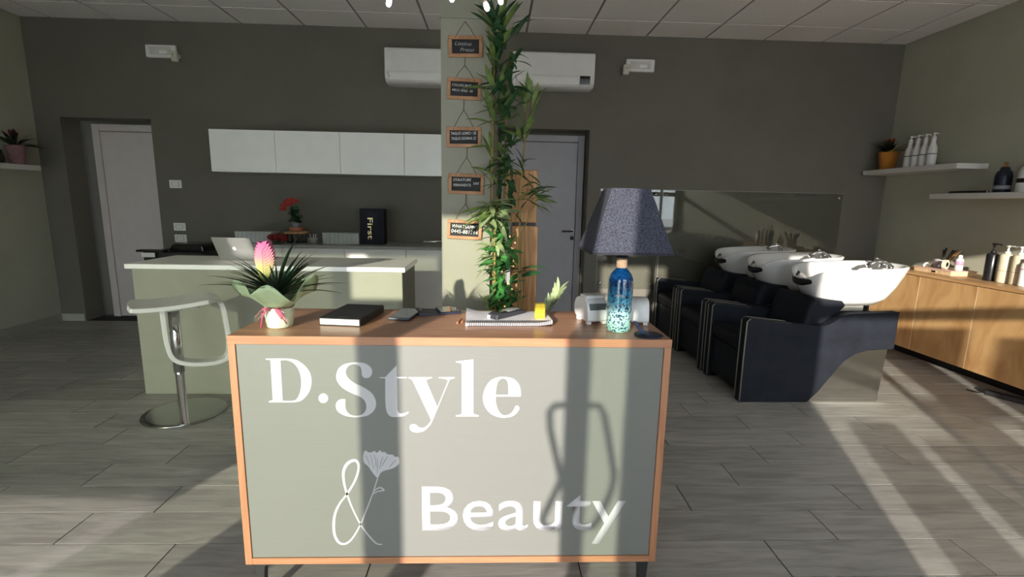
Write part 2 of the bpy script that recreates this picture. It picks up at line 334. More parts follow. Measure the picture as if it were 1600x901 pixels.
door_m2 = M('slate_grey_door', (0.36, 0.35, 0.375), 0.55, var=0.03, bump=0.05)
frame_m = M('front_frame', (0.05, 0.05, 0.05), 0.5)

XL, XR, YB, HC, YF = -4.567, 4.163, 5.213, 2.98, -0.70
# ---- floor: bed, planks
fl = MB(); fl.box(XL-0.1, XR+0.1, 1.13, YB+0.45, -0.06, -0.0035)
floor = fl.build('floor', grout, kind='structure')
fb = MB(); fb.box(XL-0.1, XR+0.1, YF-0.12, 1.13, -0.06, 0.0)
fb.build('floor_field', plank_m, floor)
PW, PLN, G = 0.1955, 0.768, 0.0055
row0 = 1.728-3*PW
offs = {3: 1.404, 2: 1.095, 4: 0.88, 5: 1.19, 6: 1.445, 7: 1.753, 8: 1.553, 1: 1.25, 0: 0.9}
random.seed(5)
cache = {}
for r in range(21):
    y0 = row0+r*PW; y1 = min(y0+PW, YB)
    if y0 > YB-0.02: break
    o = offs.get(r, random.uniform(0, PLN)); x = o-math.ceil((o-XL)/PLN)*PLN
    while x < XR-0.01:
        a, b = max(x, XL), min(x+PLN, XR)
        if b-a > 0.02:
            key = (round(b-a, 3), round(y1-y0, 3))
            if key not in cache:
                m = MB(); m.box(G/2, key[0]-G/2, G/2, key[1]-G/2, -0.01, 0.0); cache[key] = m.mesh('plank', plank_m)
            obj('plank', cache[key], floor, (a, y0, 0))
        x += PLN
# ---- ceiling: grid slab, tiles
cb = MB(); cb.box(XL-0.1, XR+0.1, YF-0.12, YB+0.45, 2.986, 3.08)
ceiling = cb.build('ceiling', grid_m, kind='structure')
cache = {}
def tile(x0, x1, y0, y1):
    g = 0.011
    if x1-x0 < 0.05 or y1-y0 < 0.05: return
    key = (round(x1-x0, 3), round(y1-y0, 3))
    if key not in cache:
        m = MB(); m.box(g, key[0]-g, g, key[1]-g, 0.0, 0.006); cache[key] = m.mesh('ceiling_tile', ceil_m)
    obj('ceiling_tile', cache[key], ceiling, (x0, y0, HC))
ys = [YB, YB-0.4156]
while ys[-1] > YF: ys.append(max(ys[-1]-0.6, YF))
xl = [-0.3133]; k = -0.6816
while k > XL: xl.append(k); k -= 0.6
xl.append(XL); xr = [-0.3133+0.6*i for i in range(8)]; xr = [x for x in xr if x < XR]+[XR]
for ya, yb in zip(ys[1:], ys[:-1]):
    for xb, xa in zip(xl[:-1], xl[1:]): tile(xa, xb, ya, yb)
    for xa, xb in zip(xr[:-1], xr[1:]): tile(xa, xb, ya, yb)
# ---- walls
w = MB(); T = 0.24
w.box(XL-0.1, -4.32, YB, YB+T, 0, HC+0.02); w.box(-4.32, -3.445, YB, YB+T, 2.07, HC+0.02)
w.box(-3.445, 0.02, YB, YB+T, 0, HC+0.02); w.box(0.02, 0.965, YB, YB+T, 2.07, HC+0.02); w.box(0.965, XR+0.1, YB, YB+T, 0, HC+0.02)
w.box(XL-0.1, XR+0.1, YB+T+0.06, YB+T+0.12, 0, HC)
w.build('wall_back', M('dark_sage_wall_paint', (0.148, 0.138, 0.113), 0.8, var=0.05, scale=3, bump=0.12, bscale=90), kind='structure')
m = MB(); m.box(XL-0.1, XL, YF-0.12, YB+T, 0, HC+0.02); m.build('wall_left', M('sage_side_wall_paint', (0.43, 0.42, 0.33), 0.85, var=0.05, scale=3, bump=0.12, bscale=90), kind='structure')
m = MB(); m.box(XR, XR+0.1, YF-0.12, YB+T, 0, HC+0.02); m.build('wall_right', MATS['sage_side_wall_paint'], kind='structure')
m = MB(); m.box(-4.565, -4.33, YB-0.014, YB, 0, 0.075); m.build('baseboard_back', M('baseboard_grey', (0.42, 0.41, 0.37), 0.6), kind='structure')
m = MB(); m.box(XL, XL+0.012, 1.2, YB-0.015, 0, 0.07); m.build('baseboard_left', MATS['sage_beam_paint'], kind='structure')
m = MB(); m.box(-0.306, -0.028, 2.85, 3.13, 0, HC); m.build('wall_column', paint, kind='structure')
m = MB(); m.box(-0.312, -0.018, 2.843, 3.137, 2.285, HC); m.build('trim_1', paint2, kind='structure')
# doors in the two recesses
def door(name, x0, x1, mat, hx, sgn):
    yb = YB+T
    r = thing(name, None, None, (x0, yb, 0), kind='structure')
    m = MB(); wd = x1-x0
    for a, b in ((0, 0.07), (wd-0.07, wd)): m.box(a, b, -0.035, 0.02, 0, 2.04, 0.006)
    m.box(0.07, wd-0.07, -0.035, 0.02, 1.97, 2.04, 0.006); m.build('door_frame', mat, r)
    m = MB(); m.box(0.075, wd-0.075, -0.025, 0.025, 0.006, 1.965, 0.003); lf = m.build('door_leaf', mat, r)
    m = MB(); m.lathe([(0.0, 0), (0.024, 0), (0.024, 0.006), (0, 0.006)], 16); m.xf(Matrix.Translation((hx, -0.025, 1.02)) @ Matrix.Rotation(PI/2, 4, 'X'))
    m.build('handle_rose', white_p, r)
    m = MB(); m.tube([(hx, -0.03, 1.02), (hx, -0.065, 1.02), (hx-sgn*0.02, -0.07, 1.02), (hx-sgn*0.115, -0.07, 1.02)], 0.009, 8); m.build('door_handle', black_metal, r)
    m = MB(); m.lathe([(0.0, 0), (0.022, 0), (0.022, 0.006), (0, 0.006)], 16); m.xf(Matrix.Translation((hx, -0.025, 0.945)) @ Matrix.Rotation(PI/2, 4, 'X'))
    m.build('keyhole_plate', black_metal, r)
door('door_1', -4.19, -3.30, door_m, 0.80, 1)
door('door_2', 0.06, 0.955, door_m2, 0.795, 1)
# ---- shop front behind the viewer: pier, header, frames, panes
m = MB(); m.box(XL-0.1, XR+0.1, YF-0.10, YF, 2.14, HC+0.02); m.box(-0.406, 0.716, YF-0.06, YF, 0, 2.14)
m.box(XL-0.1, -4.45, YF-0.06, YF, 0, 2.14); m.box(4.05, XR+0.1, YF-0.06, YF, 0, 2.14)
m.build('wall_front', paint, kind='structure')
glass_clear = pane_mat('clear_glass', (0.97, 0.97, 0.95)); glass_green = pane_mat('greenish_glass', (0.86, 0.885, 0.82)); glass_dim = pane_mat('dim_green_glass', (0.78, 0.83, 0.76))
film_m = pane_mat('smoky_film', (0.34, 0.36, 0.31), 1.1); film_r = pane_mat('brown_film', (0.52, 0.47, 0.42), 1.1)
def bay(name, x0, x1, glass, rail=True):
    r = thing(name, None, None, ((x0+x1)/2, YF-0.03, 0), kind='structure'); h = (x1-x0)/2
    m = MB(); m.box(-h, h, -0.02, 0.02, 0, 0.06); m.box(-h, h, -0.02, 0.02, 2.10, 2.14); m.build('window_frame', frame_m, r)
    if rail: m = MB(); m.box(-h, h, -0.02, 0.02, 1.53, 1.62); m.build('window_rail', frame_m, r)
    if glass: m = MB(); m.box(-h, h, -0.003, 0.003, 0.06, 2.10); m.build('pane', glass, r)
    return r
w1 = bay('window_1', -4.45, -2.57, glass_clear, False)
f = MB(); cx = (-4.45-2.57)/2
f.box(-4.45-cx, -3.40-cx, 0.006, 0.008, 0.665, 2.10); f.box(-3.24-cx, -2.57-cx, 0.006, 0.008, 0.665, 2.10); f.box(-3.40-cx, -3.24-cx, 0.006, 0.008, 0.665, 1.93)
f.build('sun_dimming_film', film_m, w1)
bay('window_2', -2.465, -1.232, glass_green)
m = MB(); m.box(-2.03, -1.70, YF-0.06, YF, 0, 2.14); m.build('sun_block_post', frame_m, kind='structure')  # unseen post added to block a sun patch on the right door
bay('window_3', -1.126, -0.587, None)
w4 = bay('window_4', -0.53, -0.406, None)
m = MB(); m.box(-0.062, 0.062, -0.003, 0.003, 0.06, 1.53); m.build('pane', glass_dim, w4)
m = MB(); m.box(-0.062, 0.062, -0.003, 0.003, 1.62, 2.10); m.build('pane', glass_clear, w4)
w5 = bay('window_5', 0.716, 1.45, glass_clear)
f = MB(); f.box(0.86-1.083, 1.16-1.083, 0.006, 0.008, 0.06, 0.86); f.box(1.24-1.083, 1.45-1.083, 0.006, 0.008, 0.06, 0.80); f.build('sun_dimming_film', film_r, w5)
w6 = bay('window_6', 1.50, 4.05, glass_clear)
f = MB(); f.box(1.50-2.775, 1.80-2.775, 0.006, 0.008, 0.06, 0.95); f.box(1.95-2.775, 4.05-2.775, 0.006, 0.008, 0.06, 0.85)
f.build('sun_dimming_film', film_r, w6)
f = MB(); f.box(1.66-2.775, 2.02-2.775, 0.010, 0.012, 0.86, 1.46); f.box(2.10-2.775, 2.75-2.775, 0.010, 0.012, 0.86, 1.40); f.build('sun_dimming_film', pane_mat('added_shade_film', (0.34, 0.29, 0.25), 1.1), w6)  # dark film added to shade the oak cabinets, standing in for an unseen chair
m = MB(); m.box(-2.57, -2.465, YF-0.06, YF, 0.665, 2.14); m.box(-2.57, -2.465, YF-0.05, YF-0.01, 0, 0.06); m.build('trim_2', frame_m, kind='structure')
m = MB(); m.box(-1.232, -1.126, YF-0.06, YF, 0, 2.14); m.build('trim_3', frame_m, kind='structure')
m = MB(); m.box(1.45, 1.50, YF-0.06, YF, 0, 2.14); m.build('trim_4', frame_m, kind='structure')
st = MB(); st.box(-0.595, -0.540, YF-0.06, YF, 0, 2.14); stile = st.build('door_3', frame_m, kind='structure')
for pts in ([(0.25, .70), (0.195, .698), (0.178, .675), (0.182, .62), (0.222, .45), (0.205, .40), (0.168, .31), (0.172, .282), (0.20, .275), (0.25, .275)],
            [(0.27, .70), (0.335, .696), (0.352, .66), (0.365, .60), (0.394, .46), (0.385, .40), (0.352, .31), (0.335, .28), (0.30, .272), (0.27, .275)]):
    m = MB(); m.tube([(x-0.800, YF+0.05, z+0.503) for x, z in pts], 0.011, 8); m.build('pull_handle', black_metal, stile)
m = MB(); m.box(-25, 25, -40, YF-0.12, -0.08, -0.02); m.build('pavement', M('grey_pavement', (0.66, 0.65, 0.63), 0.9, var=0.10, scale=2), kind='structure')
# ------------------------------------------------------------------ reception desk
YD, ZD = 1.4288, 0.912
oak = wood('light_oak', (0.36, 0.16, 0.08), (0.44, 0.205, 0.11), (1.0, 16, 16), 0.45)
oak_top = wood('oak_desk_top', (0.33, 0.165, 0.095), (0.46, 0.25, 0.15), (0.9, 13, 13), 0.32)
panel_m = M('sage_front_panel', (0.172, 0.173, 0.160), 0.5, var=0.02, scale=40, stretch=(0.05, 1, 6))
vinyl = M('white_vinyl', (0.48, 0.47, 0.495), 0.5, var=0.01)
D0 = (-0.789, YD, 0)
desk = thing('reception_desk', 'oak framed reception desk with sage front panel and white lettering', 'desk', D0)
LX, DEP, ZB = 1.335, 0.385, 0.150
m = MB(); m.box(0, LX, 0, DEP, ZD-0.026, ZD, 0.0015, 1); m.build('desk_top', [oak_top], desk)
m = MB(); m.box(0, LX, -0.0005, 0.001, ZD-0.0255, ZD-0.0005); m.build('top_edge', oak, desk)
for x in (0, LX-0.022):
    m = MB(); m.box(x, x+0.022, 0, DEP, ZB, ZD-0.026, 0.001, 1); m.build('side_panel', wood('oak_upright', (0.36, 0.16, 0.08), (0.44, 0.205, 0.11), (16, 16, 1.0), 0.45), desk)
m = MB(); m.box(0.022, LX-0.022, 0, DEP, ZB, ZB+0.022, 0.001, 1); m.build('bottom_panel', oak, desk)
m = MB(); m.box(0.0235, LX-0.0235, 0.004, 0.022, ZB+0.0235, ZD-0.0275); fp = m.build('front_panel', panel_m, desk, 'sage front panel')
for x, y, sx in ((0.04, 0.03, 1), (LX-0.04, 0.03, -1), (0.04, DEP-0.03, 1), (LX-0.04, DEP-0.03, -1)):
    m = MB(); pr = [(-0.024, ZB-0.0005), (0.125, ZB-0.0005), (0.125, ZB-0.006), (0.03, ZB-0.012), (0.013, ZB-0.022), (0.010, ZB-0.04), (0.004, 0.0), (-0.016, 0.0), (-0.022, ZB-0.04)]
    if sx < 0: pr = [(-a, b) for a, b in pr[::-1]]
    m.prism([(x+a, b) for a, b in pr], 'y', y-0.012, y+0.012, 0.002, 1)
    m.tube([(x+sx*0.1, y, ZB-0.008), (x+sx*0.02, y+(0.09 if y < 0.2 else -0.09), ZB-0.006)], 0.006, 6)
    m.build('leg', black_metal, desk)
# lettering laid on the front panel
def on_panel(nm, me, x, z):
    return obj(nm, me, desk, (x-D0[0], 0.004, z), FRONT)
for k in ('D', 'dot', 'S', 't', 'y', 'l', 'e'):
    me = flat_mesh('letter', [cr_curve(o) for o in GLYPH[k]], 0.0016, vinyl)
    on_panel('lettering', me, 0, 0)
me = text_mesh('Beauty', vinyl, 0.6584, 0.2066, 0.0008, bold=0.004)
on_panel('lettering', me, -0.2218, 0.2153)
def stroke(pts, ws):
    c = cr_curve(pts, False, 5); n = len(c); L = []; R_ = []
    for i in range(n):
        a = Vector(c[max(0, i-1)]); b = Vector(c[min(n-1, i+1)]); t = (b-a).normalized(); nn = Vector((-t.y, t.x))
        u = i/(n-1)*(len(ws)-1); j = min(int(u), len(ws)-2); wd = ws[j]+(ws[j+1]-ws[j])*(u-j)
        L.append(Vector(c[i])+nn*wd/2); R_.append(Vector(c[i])-nn*wd/2)
    m = MB(); vs = [(p.x, p.y, 0.0) for p in L]+[(p.x, p.y, 0.0) for p in R_]+[(p.x, p.y, 0.0008) for p in L]+[(p.x, p.y, 0.0008) for p in R_]
    fs = []
    for i in range(n-1):
        fs += [(i, i+1, n+i+1, n+i), (2*n+i, 2*n+i+1, 3*n+i+1, 3*n+i), (i, i+1, 2*n+i+1, 2*n+i), (n+i, n+i+1, 3*n+i+1, 3*n+i)]
    m.add(vs, fs); return m
on_panel('ampersand', stroke(GLYPH['amp'], [.004, .005, .006, .008, .010, .009, .007, .006, .009, .009, .006, .004, .003]).mesh('ampersand', vinyl), 0, 0)
on_panel('ampersand_leaf', stroke(GLYPH['leafs'], [.003, .0045, .003]).mesh('ampersand_leaf', vinyl), 0, 0)
on_panel('ampersand_flower', flat_mesh('ampersand_flower', [cr_curve(GLYPH['head'][0])]+[[p[:2] for p in g] for g in GLYPH['head'][1:]], 0.0016, vinyl), 0, 0)

# ------------------------------------------------------------------ things on the desk
# potted bromeliad in pale green paper
P0 = (-0.682, 1.545, ZD)
pl = thing('potted_bromeliad', 'pink flowered bromeliad in pale green paper wrap on the reception desk', 'plant', P0)
paper = M('pale_green_paper', (0.50, 0.62, 0.36), 0.6, var=0.1, scale=14, bump=0.3, bscale=40)
paper2 = M('cream_paper', (0.70, 0.78, 0.58), 0.6, var=0.08, scale=14, bump=0.3, bscale=60)
m = MB(); m.lathe([(0.034, 0.0005), (0.0385, 0.004), (0.043, 0.04), (0.043, 0.066), (0.036, 0.07), (0.03, 0.06), (0, 0.06)], 20); m.build('pot_wrap', paper2, pl)
rings = []; nT = 48
def flare(t, inner):
    R = []
    for k in range(nT):
        a = 2*PI*k/nT
        wv = math.sin(4*a+0.6)*0.5+math.sin(7*a+1.9)*0.35
        r = 0.041+(0.072+0.020*wv)*t**1.1-(0.002 if inner else 0); z = 0.066+0.066*t+0.026*t*t*math.sin(5*a+2.2)+0.014*t*math.cos(3*a)
        R.append((r*math.cos(a), r*math.sin(a)*0.92, z))
    return R
rings = [flare(t, False) for t in (0, .2, .4, .6, .8, 1.0)]+[flare(t, True) for t in (1.0, .75, .5, .25, 0.02)]
m = MB(); m.loft(rings); m.build('paper_collar', paper, pl)
gl = M('dark_leaf', (0.018, 0.045, 0.022), 0.45, var=0.25, scale=30)
random.seed(11)
bl = leaf_mesh('blade', 0.062, gl, 0.38, 0.4, 8)
for i in range(80):
    a = random.uniform(0, 2*PI); el = random.uniform(0.7, 1.3); L = random.uniform(0.11, 0.17)
    put_leaf(bl, pl, (0.012*math.cos(a), 0.012*math.sin(a), 0.095), (math.cos(a)*math.cos(el), math.sin(a)*math.cos(el), math.sin(el)), L, name='blade')
for dx, dz, L in ((-1, 0.62, 0.22), (1, 0.70, 0.22), (0.85, 0.62, 0.19), (-0.8, 0.55, 0.19), (0.55, 1.0, 0.20), (0.18, 1.2, 0.22), (-0.9, 0.8, 0.2), (0.95, 0.5, 0.2), (0.7, 0.9, 0.21), (-0.5, 0.9, 0.17)):
    put_leaf(bl, pl, (0, -0.005, 0.09), (dx, -0.12, dz), L, name='blade')
bract = grad('bromeliad_bract', [(0, (0.34, 0.36, 0.10)), (0.22, (0.52, 0.42, 0.16)), (0.5, (0.60, 0.20, 0.27)), (1, (0.62, 0.05, 0.26))], 0.165, 0.285, 0.5)
br = MB(); n = 12
for i in range(n):
    for s in (-1, 1):
        t = (i+0.5*(s > 0))/n; z = 0.160+t*0.105; hw = 0.026*math.sin(PI*(0.13+0.83*t))**0.6
        P = [(0, 0, z-0.018), (s*hw*0.80, 0, z-0.005), (s*hw*1.22, 0, z+0.015), (s*hw*0.72, 0, z+0.012), (0, 0, z+0.010)]
        vs = [(p[0]-0.036+0.09*(p[2]-0.155), -0.012-0.0016*i+0.008*abs(p[0])/0.03, p[2]) for p in P]+[(p[0]-0.036+0.09*(p[2]-0.155), -0.001, p[2]) for p in P]
        br.add(vs, [(0, 1, 2, 3, 4), (9, 8, 7, 6, 5)]+[(k, (k+1) % 5, 5+(k+1) % 5, 5+k) for k in range(5)])
br.tube([(0, 0, 0.09), (-0.02, -0.008, 0.13), (-0.033, -0.010, 0.17)], 0.005, 6)
br.build('flower_bract', bract, pl, 'pink and yellow feather-shaped flower head')
raf = M('pink_raffia', (0.62, 0.08, 0.22), 0.6, var=0.2, scale=40); raf2 = M('brown_raffia', (0.30, 0.14, 0.10), 0.7, var=0.2)
for mt, sd_, n in ((raf, 3, 5), (raf2, 8, 4)):
    random.seed(sd_); m = MB()
    m.tube([(0.0445*math.cos(a), 0.0445*math.sin(a), 0.067+0.002*math.sin(3*a)) for a in [2*PI*k/24 for k in range(24)]], 0.0018, 6, True)
    for i in range(n):
        s = -1 if i % 2 else 1; w_ = random.uniform(0.028, 0.05); h_ = random.uniform(-0.03, 0.012)
        m.tube([(0.004*s, -0.046, 0.067), (s*w_*0.6, -0.056, 0.07+h_*0.3), (s*w_, -0.052, 0.064+h_), (s*w_*0.9, -0.050, 0.055+h_), (s*w_*0.3, -0.048, 0.062)], 0.0015, 6)
    m.tube([(-0.01, -0.047, 0.066), (-0.03, -0.05, 0.045), (-0.038, -0.047, 0.006)] if sd_ == 3 else [(0.01, -0.047, 0.066), (0.03, -0.05, 0.04), (0.041, -0.046, 0.02)], 0.002, 6)
    m.build('raffia_bow', mt, pl)
# black appointment book
nb = thing('appointment_book', 'thick black appointment book with white page edges on the desk', 'book', (-0.566, 1.562, ZD), math.radians(-7))
cov = M('black_leatherette', (0.012, 0.013, 0.017), 0.5, var=0.15, scale=80, bump=0.15, bscale=400)
m = MB(); m.box(0, 0.138, 0, 0.222, 0.0005, 0.0035, 0.001, 1); m.build('back_cover', cov, nb)
m = MB(); m.box(0, 0.138, 0, 0.222, 0.0225, 0.026, 0.001, 1); m.build('front_cover', cov, nb)
m = MB(); m.box(0.134, 0.139, 0, 0.222, 0.001, 0.0255, 0.002, 2); m.build('spine', cov, nb)
m = MB(); m.box(0.003, 0.134, 0.003, 0.219, 0.0035, 0.0225); m.build('pages', M('page_white', (0.82, 0.81, 0.78), 0.8, var=0.05, stretch=(1, 1, 200)), nb)
obj('cover_stamp', mark_mesh(7, 0.03, 0.0045, M('stamp_grey', (0.08, 0.08, 0.09), 0.4)), nb, (0.058, 0.022, 0.026), (0, 0, 0))
# smartphone
def phone(nm, label, loc, rz, w_, l_, t_):
    p = thing(nm, label, 'phone', loc, rz)
    m = MB(); m.box(0, w_, 0, l_, 0.0003, t_, 0.003, 3); m.build('phone_body', M('phone_body', (0.03, 0.035, 0.05), 0.3, 0.3), p)
    m = MB(); m.box(0.003, w_-0.003, 0.003, l_-0.003, t_-0.0002, t_+0.0003); m.build('screen', M('phone_glass', (0.01, 0.011, 0.014), 0.08, coat=0.5), p)
    m = MB(); m.box(w_*0.3, w_*0.7, -0.0004, 0.0005, t_*0.4, t_*0.6); m.build('charging_port', black_p, p)
    return p
phone('smartphone', 'black smartphone lying flat beside the appointment book', (-0.362, 1.640, ZD), math.radians(-9), 0.078, 0.158, 0.010)
wc = thing('wallet_phone_case', 'dark blue phone in open folding case between smartphone and spiral pad', 'phone case', (-0.262, 1.700, ZD), math.radians(18))
navy = M('navy_leatherette', (0.018, 0.024, 0.045), 0.45, var=0.15)
m = MB(); m.prism([(0, 0.0005), (0.075, 0.0005), (0.075, 0.0035), (0.04, 0.006), (0.0, 0.012), (-0.003, 0.009)], 'y', 0, 0.10, 0.0008, 1); m.build('case_flap', navy, wc)
m = MB(); m.box(0.075, 0.152, 0, 0.10, 0.0005, 0.009, 0.002, 2); m.build('case_back', navy, wc)
m = MB(); m.box(0.079, 0.148, 0.004, 0.096, 0.0085, 0.0105, 0.001, 1); m.build('screen', MATS['phone_glass'], wc)
for i, (x, y, a) in enumerate(((-0.122, 1.600, 80), (-0.108, 1.612, 74))):
    t = thing('wooden_clip', ['small wooden clip left of the spiral pad, the outer one', 'small wooden clip next to the spiral pad, the inner one'][i], 'clip', (x, y, ZD), math.radians(a), 'wooden clips on the desk')
    for dy, tt in ((0, 0.0), (0.0, 0.0042)):
        m = MB(); m.prism([(0, tt+0.0004), (0.055, tt+0.0004), (0.055, tt+0.0034), (0.02, tt+0.004), (0, tt+0.002)], 'y', -0.004, 0.004, 0.0005, 1); m.build('clip_half', oak, t)
# spiral pad
sp = thing('spiral_notebook', 'white spiral notebook with curled corners in the middle of the desk', 'notebook', (-0.092, 1.556, ZD), math.radians(2.5))
m = MB(); nx = 12; ny = 8; top = []; Wn, Dn = 0.288, 0.19
def zt(u, v):
    return 0.011+0.020*max(0, 1-u*5)**1.5*max(0, v-0.3)**1.2+0.024*max(0, (u-0.82)/0.18)**1.6*(1-v*0.7)*0.4
for thick in (0, 1):
    vs = [(Wn*i/nx, 0.012+(Dn-0.012)*j/ny, (zt(i/nx, j/ny) if thick else (0.0008+0.7*(zt(i/nx, j/ny)-0.011)))) for j in range(ny+1) for i in range(nx+1)]
    top.append(vs)
vs = top[0]+top[1]; q = len(top[0]); fs = []
for j in range(ny):
    for i in range(nx):
        a = j*(nx+1)+i; fs += [(a, a+1, a+nx+2, a+nx+1), (q+a, q+a+nx+1, q+a+nx+2, q+a+1)]
def rimf(i0, j0, i1, j1): a = j0*(nx+1)+i0; b = j1*(nx+1)+i1; fs.append((a, b, q+b, q+a))
for i in range(nx): rimf(i, 0, i+1, 0); rimf(i, ny, i+1, ny)
for j in range(ny): rimf(0, j, 0, j+1); rimf(nx, j, nx, j+1)
m.add(vs, fs); m.build('page_block', M('paper_grey_white', (0.66, 0.65, 0.68), 0.8, var=0.03), sp)
m = MB(); turns = 46; pts = []
for i in range(turns*10+1):
    a = 2*PI*i/10; pts.append((0.004+(Wn-0.008)*i/(turns*10), 0.010+0.0095*math.cos(a), 0.0105+0.0095*math.sin(a)))
m.tube(pts, 0.0010, 5); m.build('spiral_binding', black_metal, sp)
# cordless handset on the pad
hs = thing('cordless_handset', 'dark grey cordless handset lying across the spiral notebook', 'handset', (0.012, 1.605, ZD+0.0125), math.radians(48))
hm = M('dark_grey_plastic', (0.035, 0.037, 0.045), 0.35)
m = MB(); m.prism([(0, 0.001), (0.15, 0.001), (0.152, 0.012), (0.13, 0.019), (0.07, 0.018), (0.02, 0.022), (0.002, 0.016)], 'y', 0, 0.046, 0.004, 2); m.build('handset_body', hm, hs)
m = MB(); m.box(0.02, 0.055, 0.009, 0.037, 0.019, 0.0225, 0.001, 1); m.build('display', MATS['phone_glass'], hs)
for i in range(4):
    for j in range(3):
        m = MB(); m.box(0.068+i*0.016, 0.079+i*0.016, 0.008+j*0.011, 0.016+j*0.011, 0.017, 0.0215, 0.001, 1); m.build('key', grey_p, hs)
m = MB(); m.box(0, 0.024, 0, 0.016, 0.0, 0.013, 0.002, 2)
er = m.build('eraser', white_p, None, 'small white eraser on the spiral notebook', 'eraser', loc=(-0.022, 1.628, ZD+0.0118))
yb_ = thing('yellow_box', 'small upright yellow box standing on the spiral notebook', 'box', (0.158, 1.640, ZD+0.0125), math.radians(4))
m = MB(); m.box(-0.0175, 0.0175, -0.011, 0.011, 0, 0.054, 0.005, 3); m.build('box_body', M('bright_yellow', (0.92, 0.66, 0.03), 0.4, var=0.03), yb_)
obj('print', mark_mesh(5, 0.026, 0.007, M('orange_print', (0.75, 0.30, 0.02), 0.5)), yb_, (0.008, -0.0113, 0.014), Matrix(((0, -1, 0), (0, 0, -1), (1, 0, 0))).to_quaternion())
# lamp on a blue bottle
lp = thing('table_lamp', 'table lamp with navy shade on a blue glass bottle', 'lamp', (0.405, 1.535, ZD))
bm_, nt, b = _mat('blue_bottle_glass')
tc = nt.nodes.new('ShaderNodeTexCoord'); sx = nt.nodes.new('ShaderNodeSeparateXYZ'); nt.links.new(tc.outputs['Object'], sx.inputs[0])
mr = nt.nodes.new('ShaderNodeMapRange'); mr.inputs[1].default_value = 0.01; mr.inputs[2].default_value = 0.16; nt.links.new(sx.outputs[2], mr.inputs[0])
vo = nt.nodes.new('ShaderNodeTexVoronoi'); vo.inputs['Scale'].default_value = 230; nt.links.new(tc.outputs['Object'], vo.inputs['Vector'])
c1 = nt.nodes.new('ShaderNodeValToRGB'); e = c1.color_ramp.elements; e[0].position = 0.0; e[0].color = (0.40, 0.70, 0.66, 1); e[1].position = 1.0; e[1].color = (0.004, 0.05, 0.16, 1)
x = e.new(0.3); x.color = (0.62, 0.85, 0.88, 1); x = e.new(0.62); x.color = (0.06, 0.42, 0.66, 1); x = e.new(0.85); x.color = (0.01, 0.16, 0.36, 1)
c2 = nt.nodes.new('ShaderNodeValToRGB'); e = c2.color_ramp.elements; e[0].position = 0.1; e[0].color = (0.03, 0.12, 0.16, 1); e[1].position = 0.95; e[1].color = (0.004, 0.03, 0.12, 1)
nt.links.new(mr.outputs[0], c1.inputs[0]); nt.links.new(mr.outputs[0], c2.inputs[0])
mx = nt.nodes.new('ShaderNodeMix'); mx.data_type = 'RGBA'; th = nt.nodes.new('ShaderNodeMath'); th.operation = 'GREATER_THAN'; th.inputs[1].default_value = 0.30
vs_ = nt.nodes.new('ShaderNodeSeparateColor'); nt.links.new(vo.outputs['Color'], vs_.inputs[0]); nt.links.new(vs_.outputs[0], th.inputs[0])
nt.links.new(th.outputs[0], mx.inputs[0]); nt.links.new(c2.outputs[0], mx.inputs[6]); nt.links.new(c1.outputs[0], mx.inputs[7]); nt.links.new(mx.outputs[2], b.inputs['Base Color'])
b.inputs['Roughness'].default_value = 0.06; b.inputs['Coat Weight'].default_value = 0.6; b.inputs['Transmission Weight'].default_value = 0.25
m = MB(); m.lathe([(0, 0.0005), (0.034, 0.0005), (0.038, 0.004), (0.0392, 0.012), (0.0398, 0.155), (0.038, 0.172), (0.031, 0.188), (0.021, 0.199), (0.0155, 0.205), (0.0145, 0.212), (0, 0.212)], 32); bo = m.build('bottle', bm_, lp)
m = MB(); m.lathe([(0, 0.206), (0.0165, 0.206), (0.0175, 0.209), (0.0170, 0.236), (0.015, 0.238), (0, 0.238)], 20); m.build('cord_collar', M('beige_cord', (0.36, 0.25, 0.17), 0.85, var=0.2, scale=60, stretch=(1, 1, 8), bump=0.4), lp)
m = MB(); m.lathe([(0, 0.237), (0.019, 0.237), (0.021, 0.240), (0.016, 0.243), (0.0155, 0.256), (0.0175, 0.258), (0.0175, 0.30), (0, 0.30)], 18); m.build('lamp_socket', black_p, lp)
gold_print = M('gold_print', (0.55, 0.42, 0.22), 0.35, 0.6)
def wrap_text(txt, h, w_, zc, R, mat, parent):
    me = text_mesh(txt, mat, w_, h, 0.0004)
    for v in me.vertices:
        a = (v.co.x-w_/2)/R-0.30; r = R+v.co.z; v.co = Vector((r*math.sin(a), -r*math.cos(a), zc+v.co.y))
    obj('bottle_print', me, parent)
wrap_text('GIN', 0.007, 0.022, 0.118, 0.0400, gold_print, lp)
shade_m = fabric('navy_linen', (0.012, 0.013, 0.026), (0.085, 0.09, 0.125), 420, 0.95, 0.0)
def sq(h, z): return [(-h, -h, z), (h, -h, z), (h, h, z), (-h, h, z)]
hb, ht, z0, z1 = 0.122, 0.0585, 0.258, 0.452
m = MB(); m.loft([sq(hb, z0), sq(ht, z1), sq(ht-0.002, z1), sq(hb-0.002, z0), sq(hb, z0)], False, False, False); m.build('lamp_shade', shade_m, lp, 'navy linen lamp shade')
tr = M('navy_bias_tape', (0.018, 0.018, 0.03), 0.8)
for h, z in ((hb+0.0008, z0), (ht+0.0008, z1-0.007)):
    m = MB(); m.loft([sq(h, z), sq(h-0.0022, z+0.007), sq(h-0.006, z+0.007), sq(h-0.004, z), sq(h, z)], False, False, False); m.build('shade_trim', tr, lp)
m = MB()
for a in range(4):
    m.tube([(0, 0, 0.43), (ht*0.98*math.cos(a*PI/2), ht*0.98*math.sin(a*PI/2), 0.445)], 0.0015, 6)
m.tube([(0, 0, 0.30), (0, 0, 0.43)], 0.003, 6); m.build('shade_carrier', black_metal, lp)
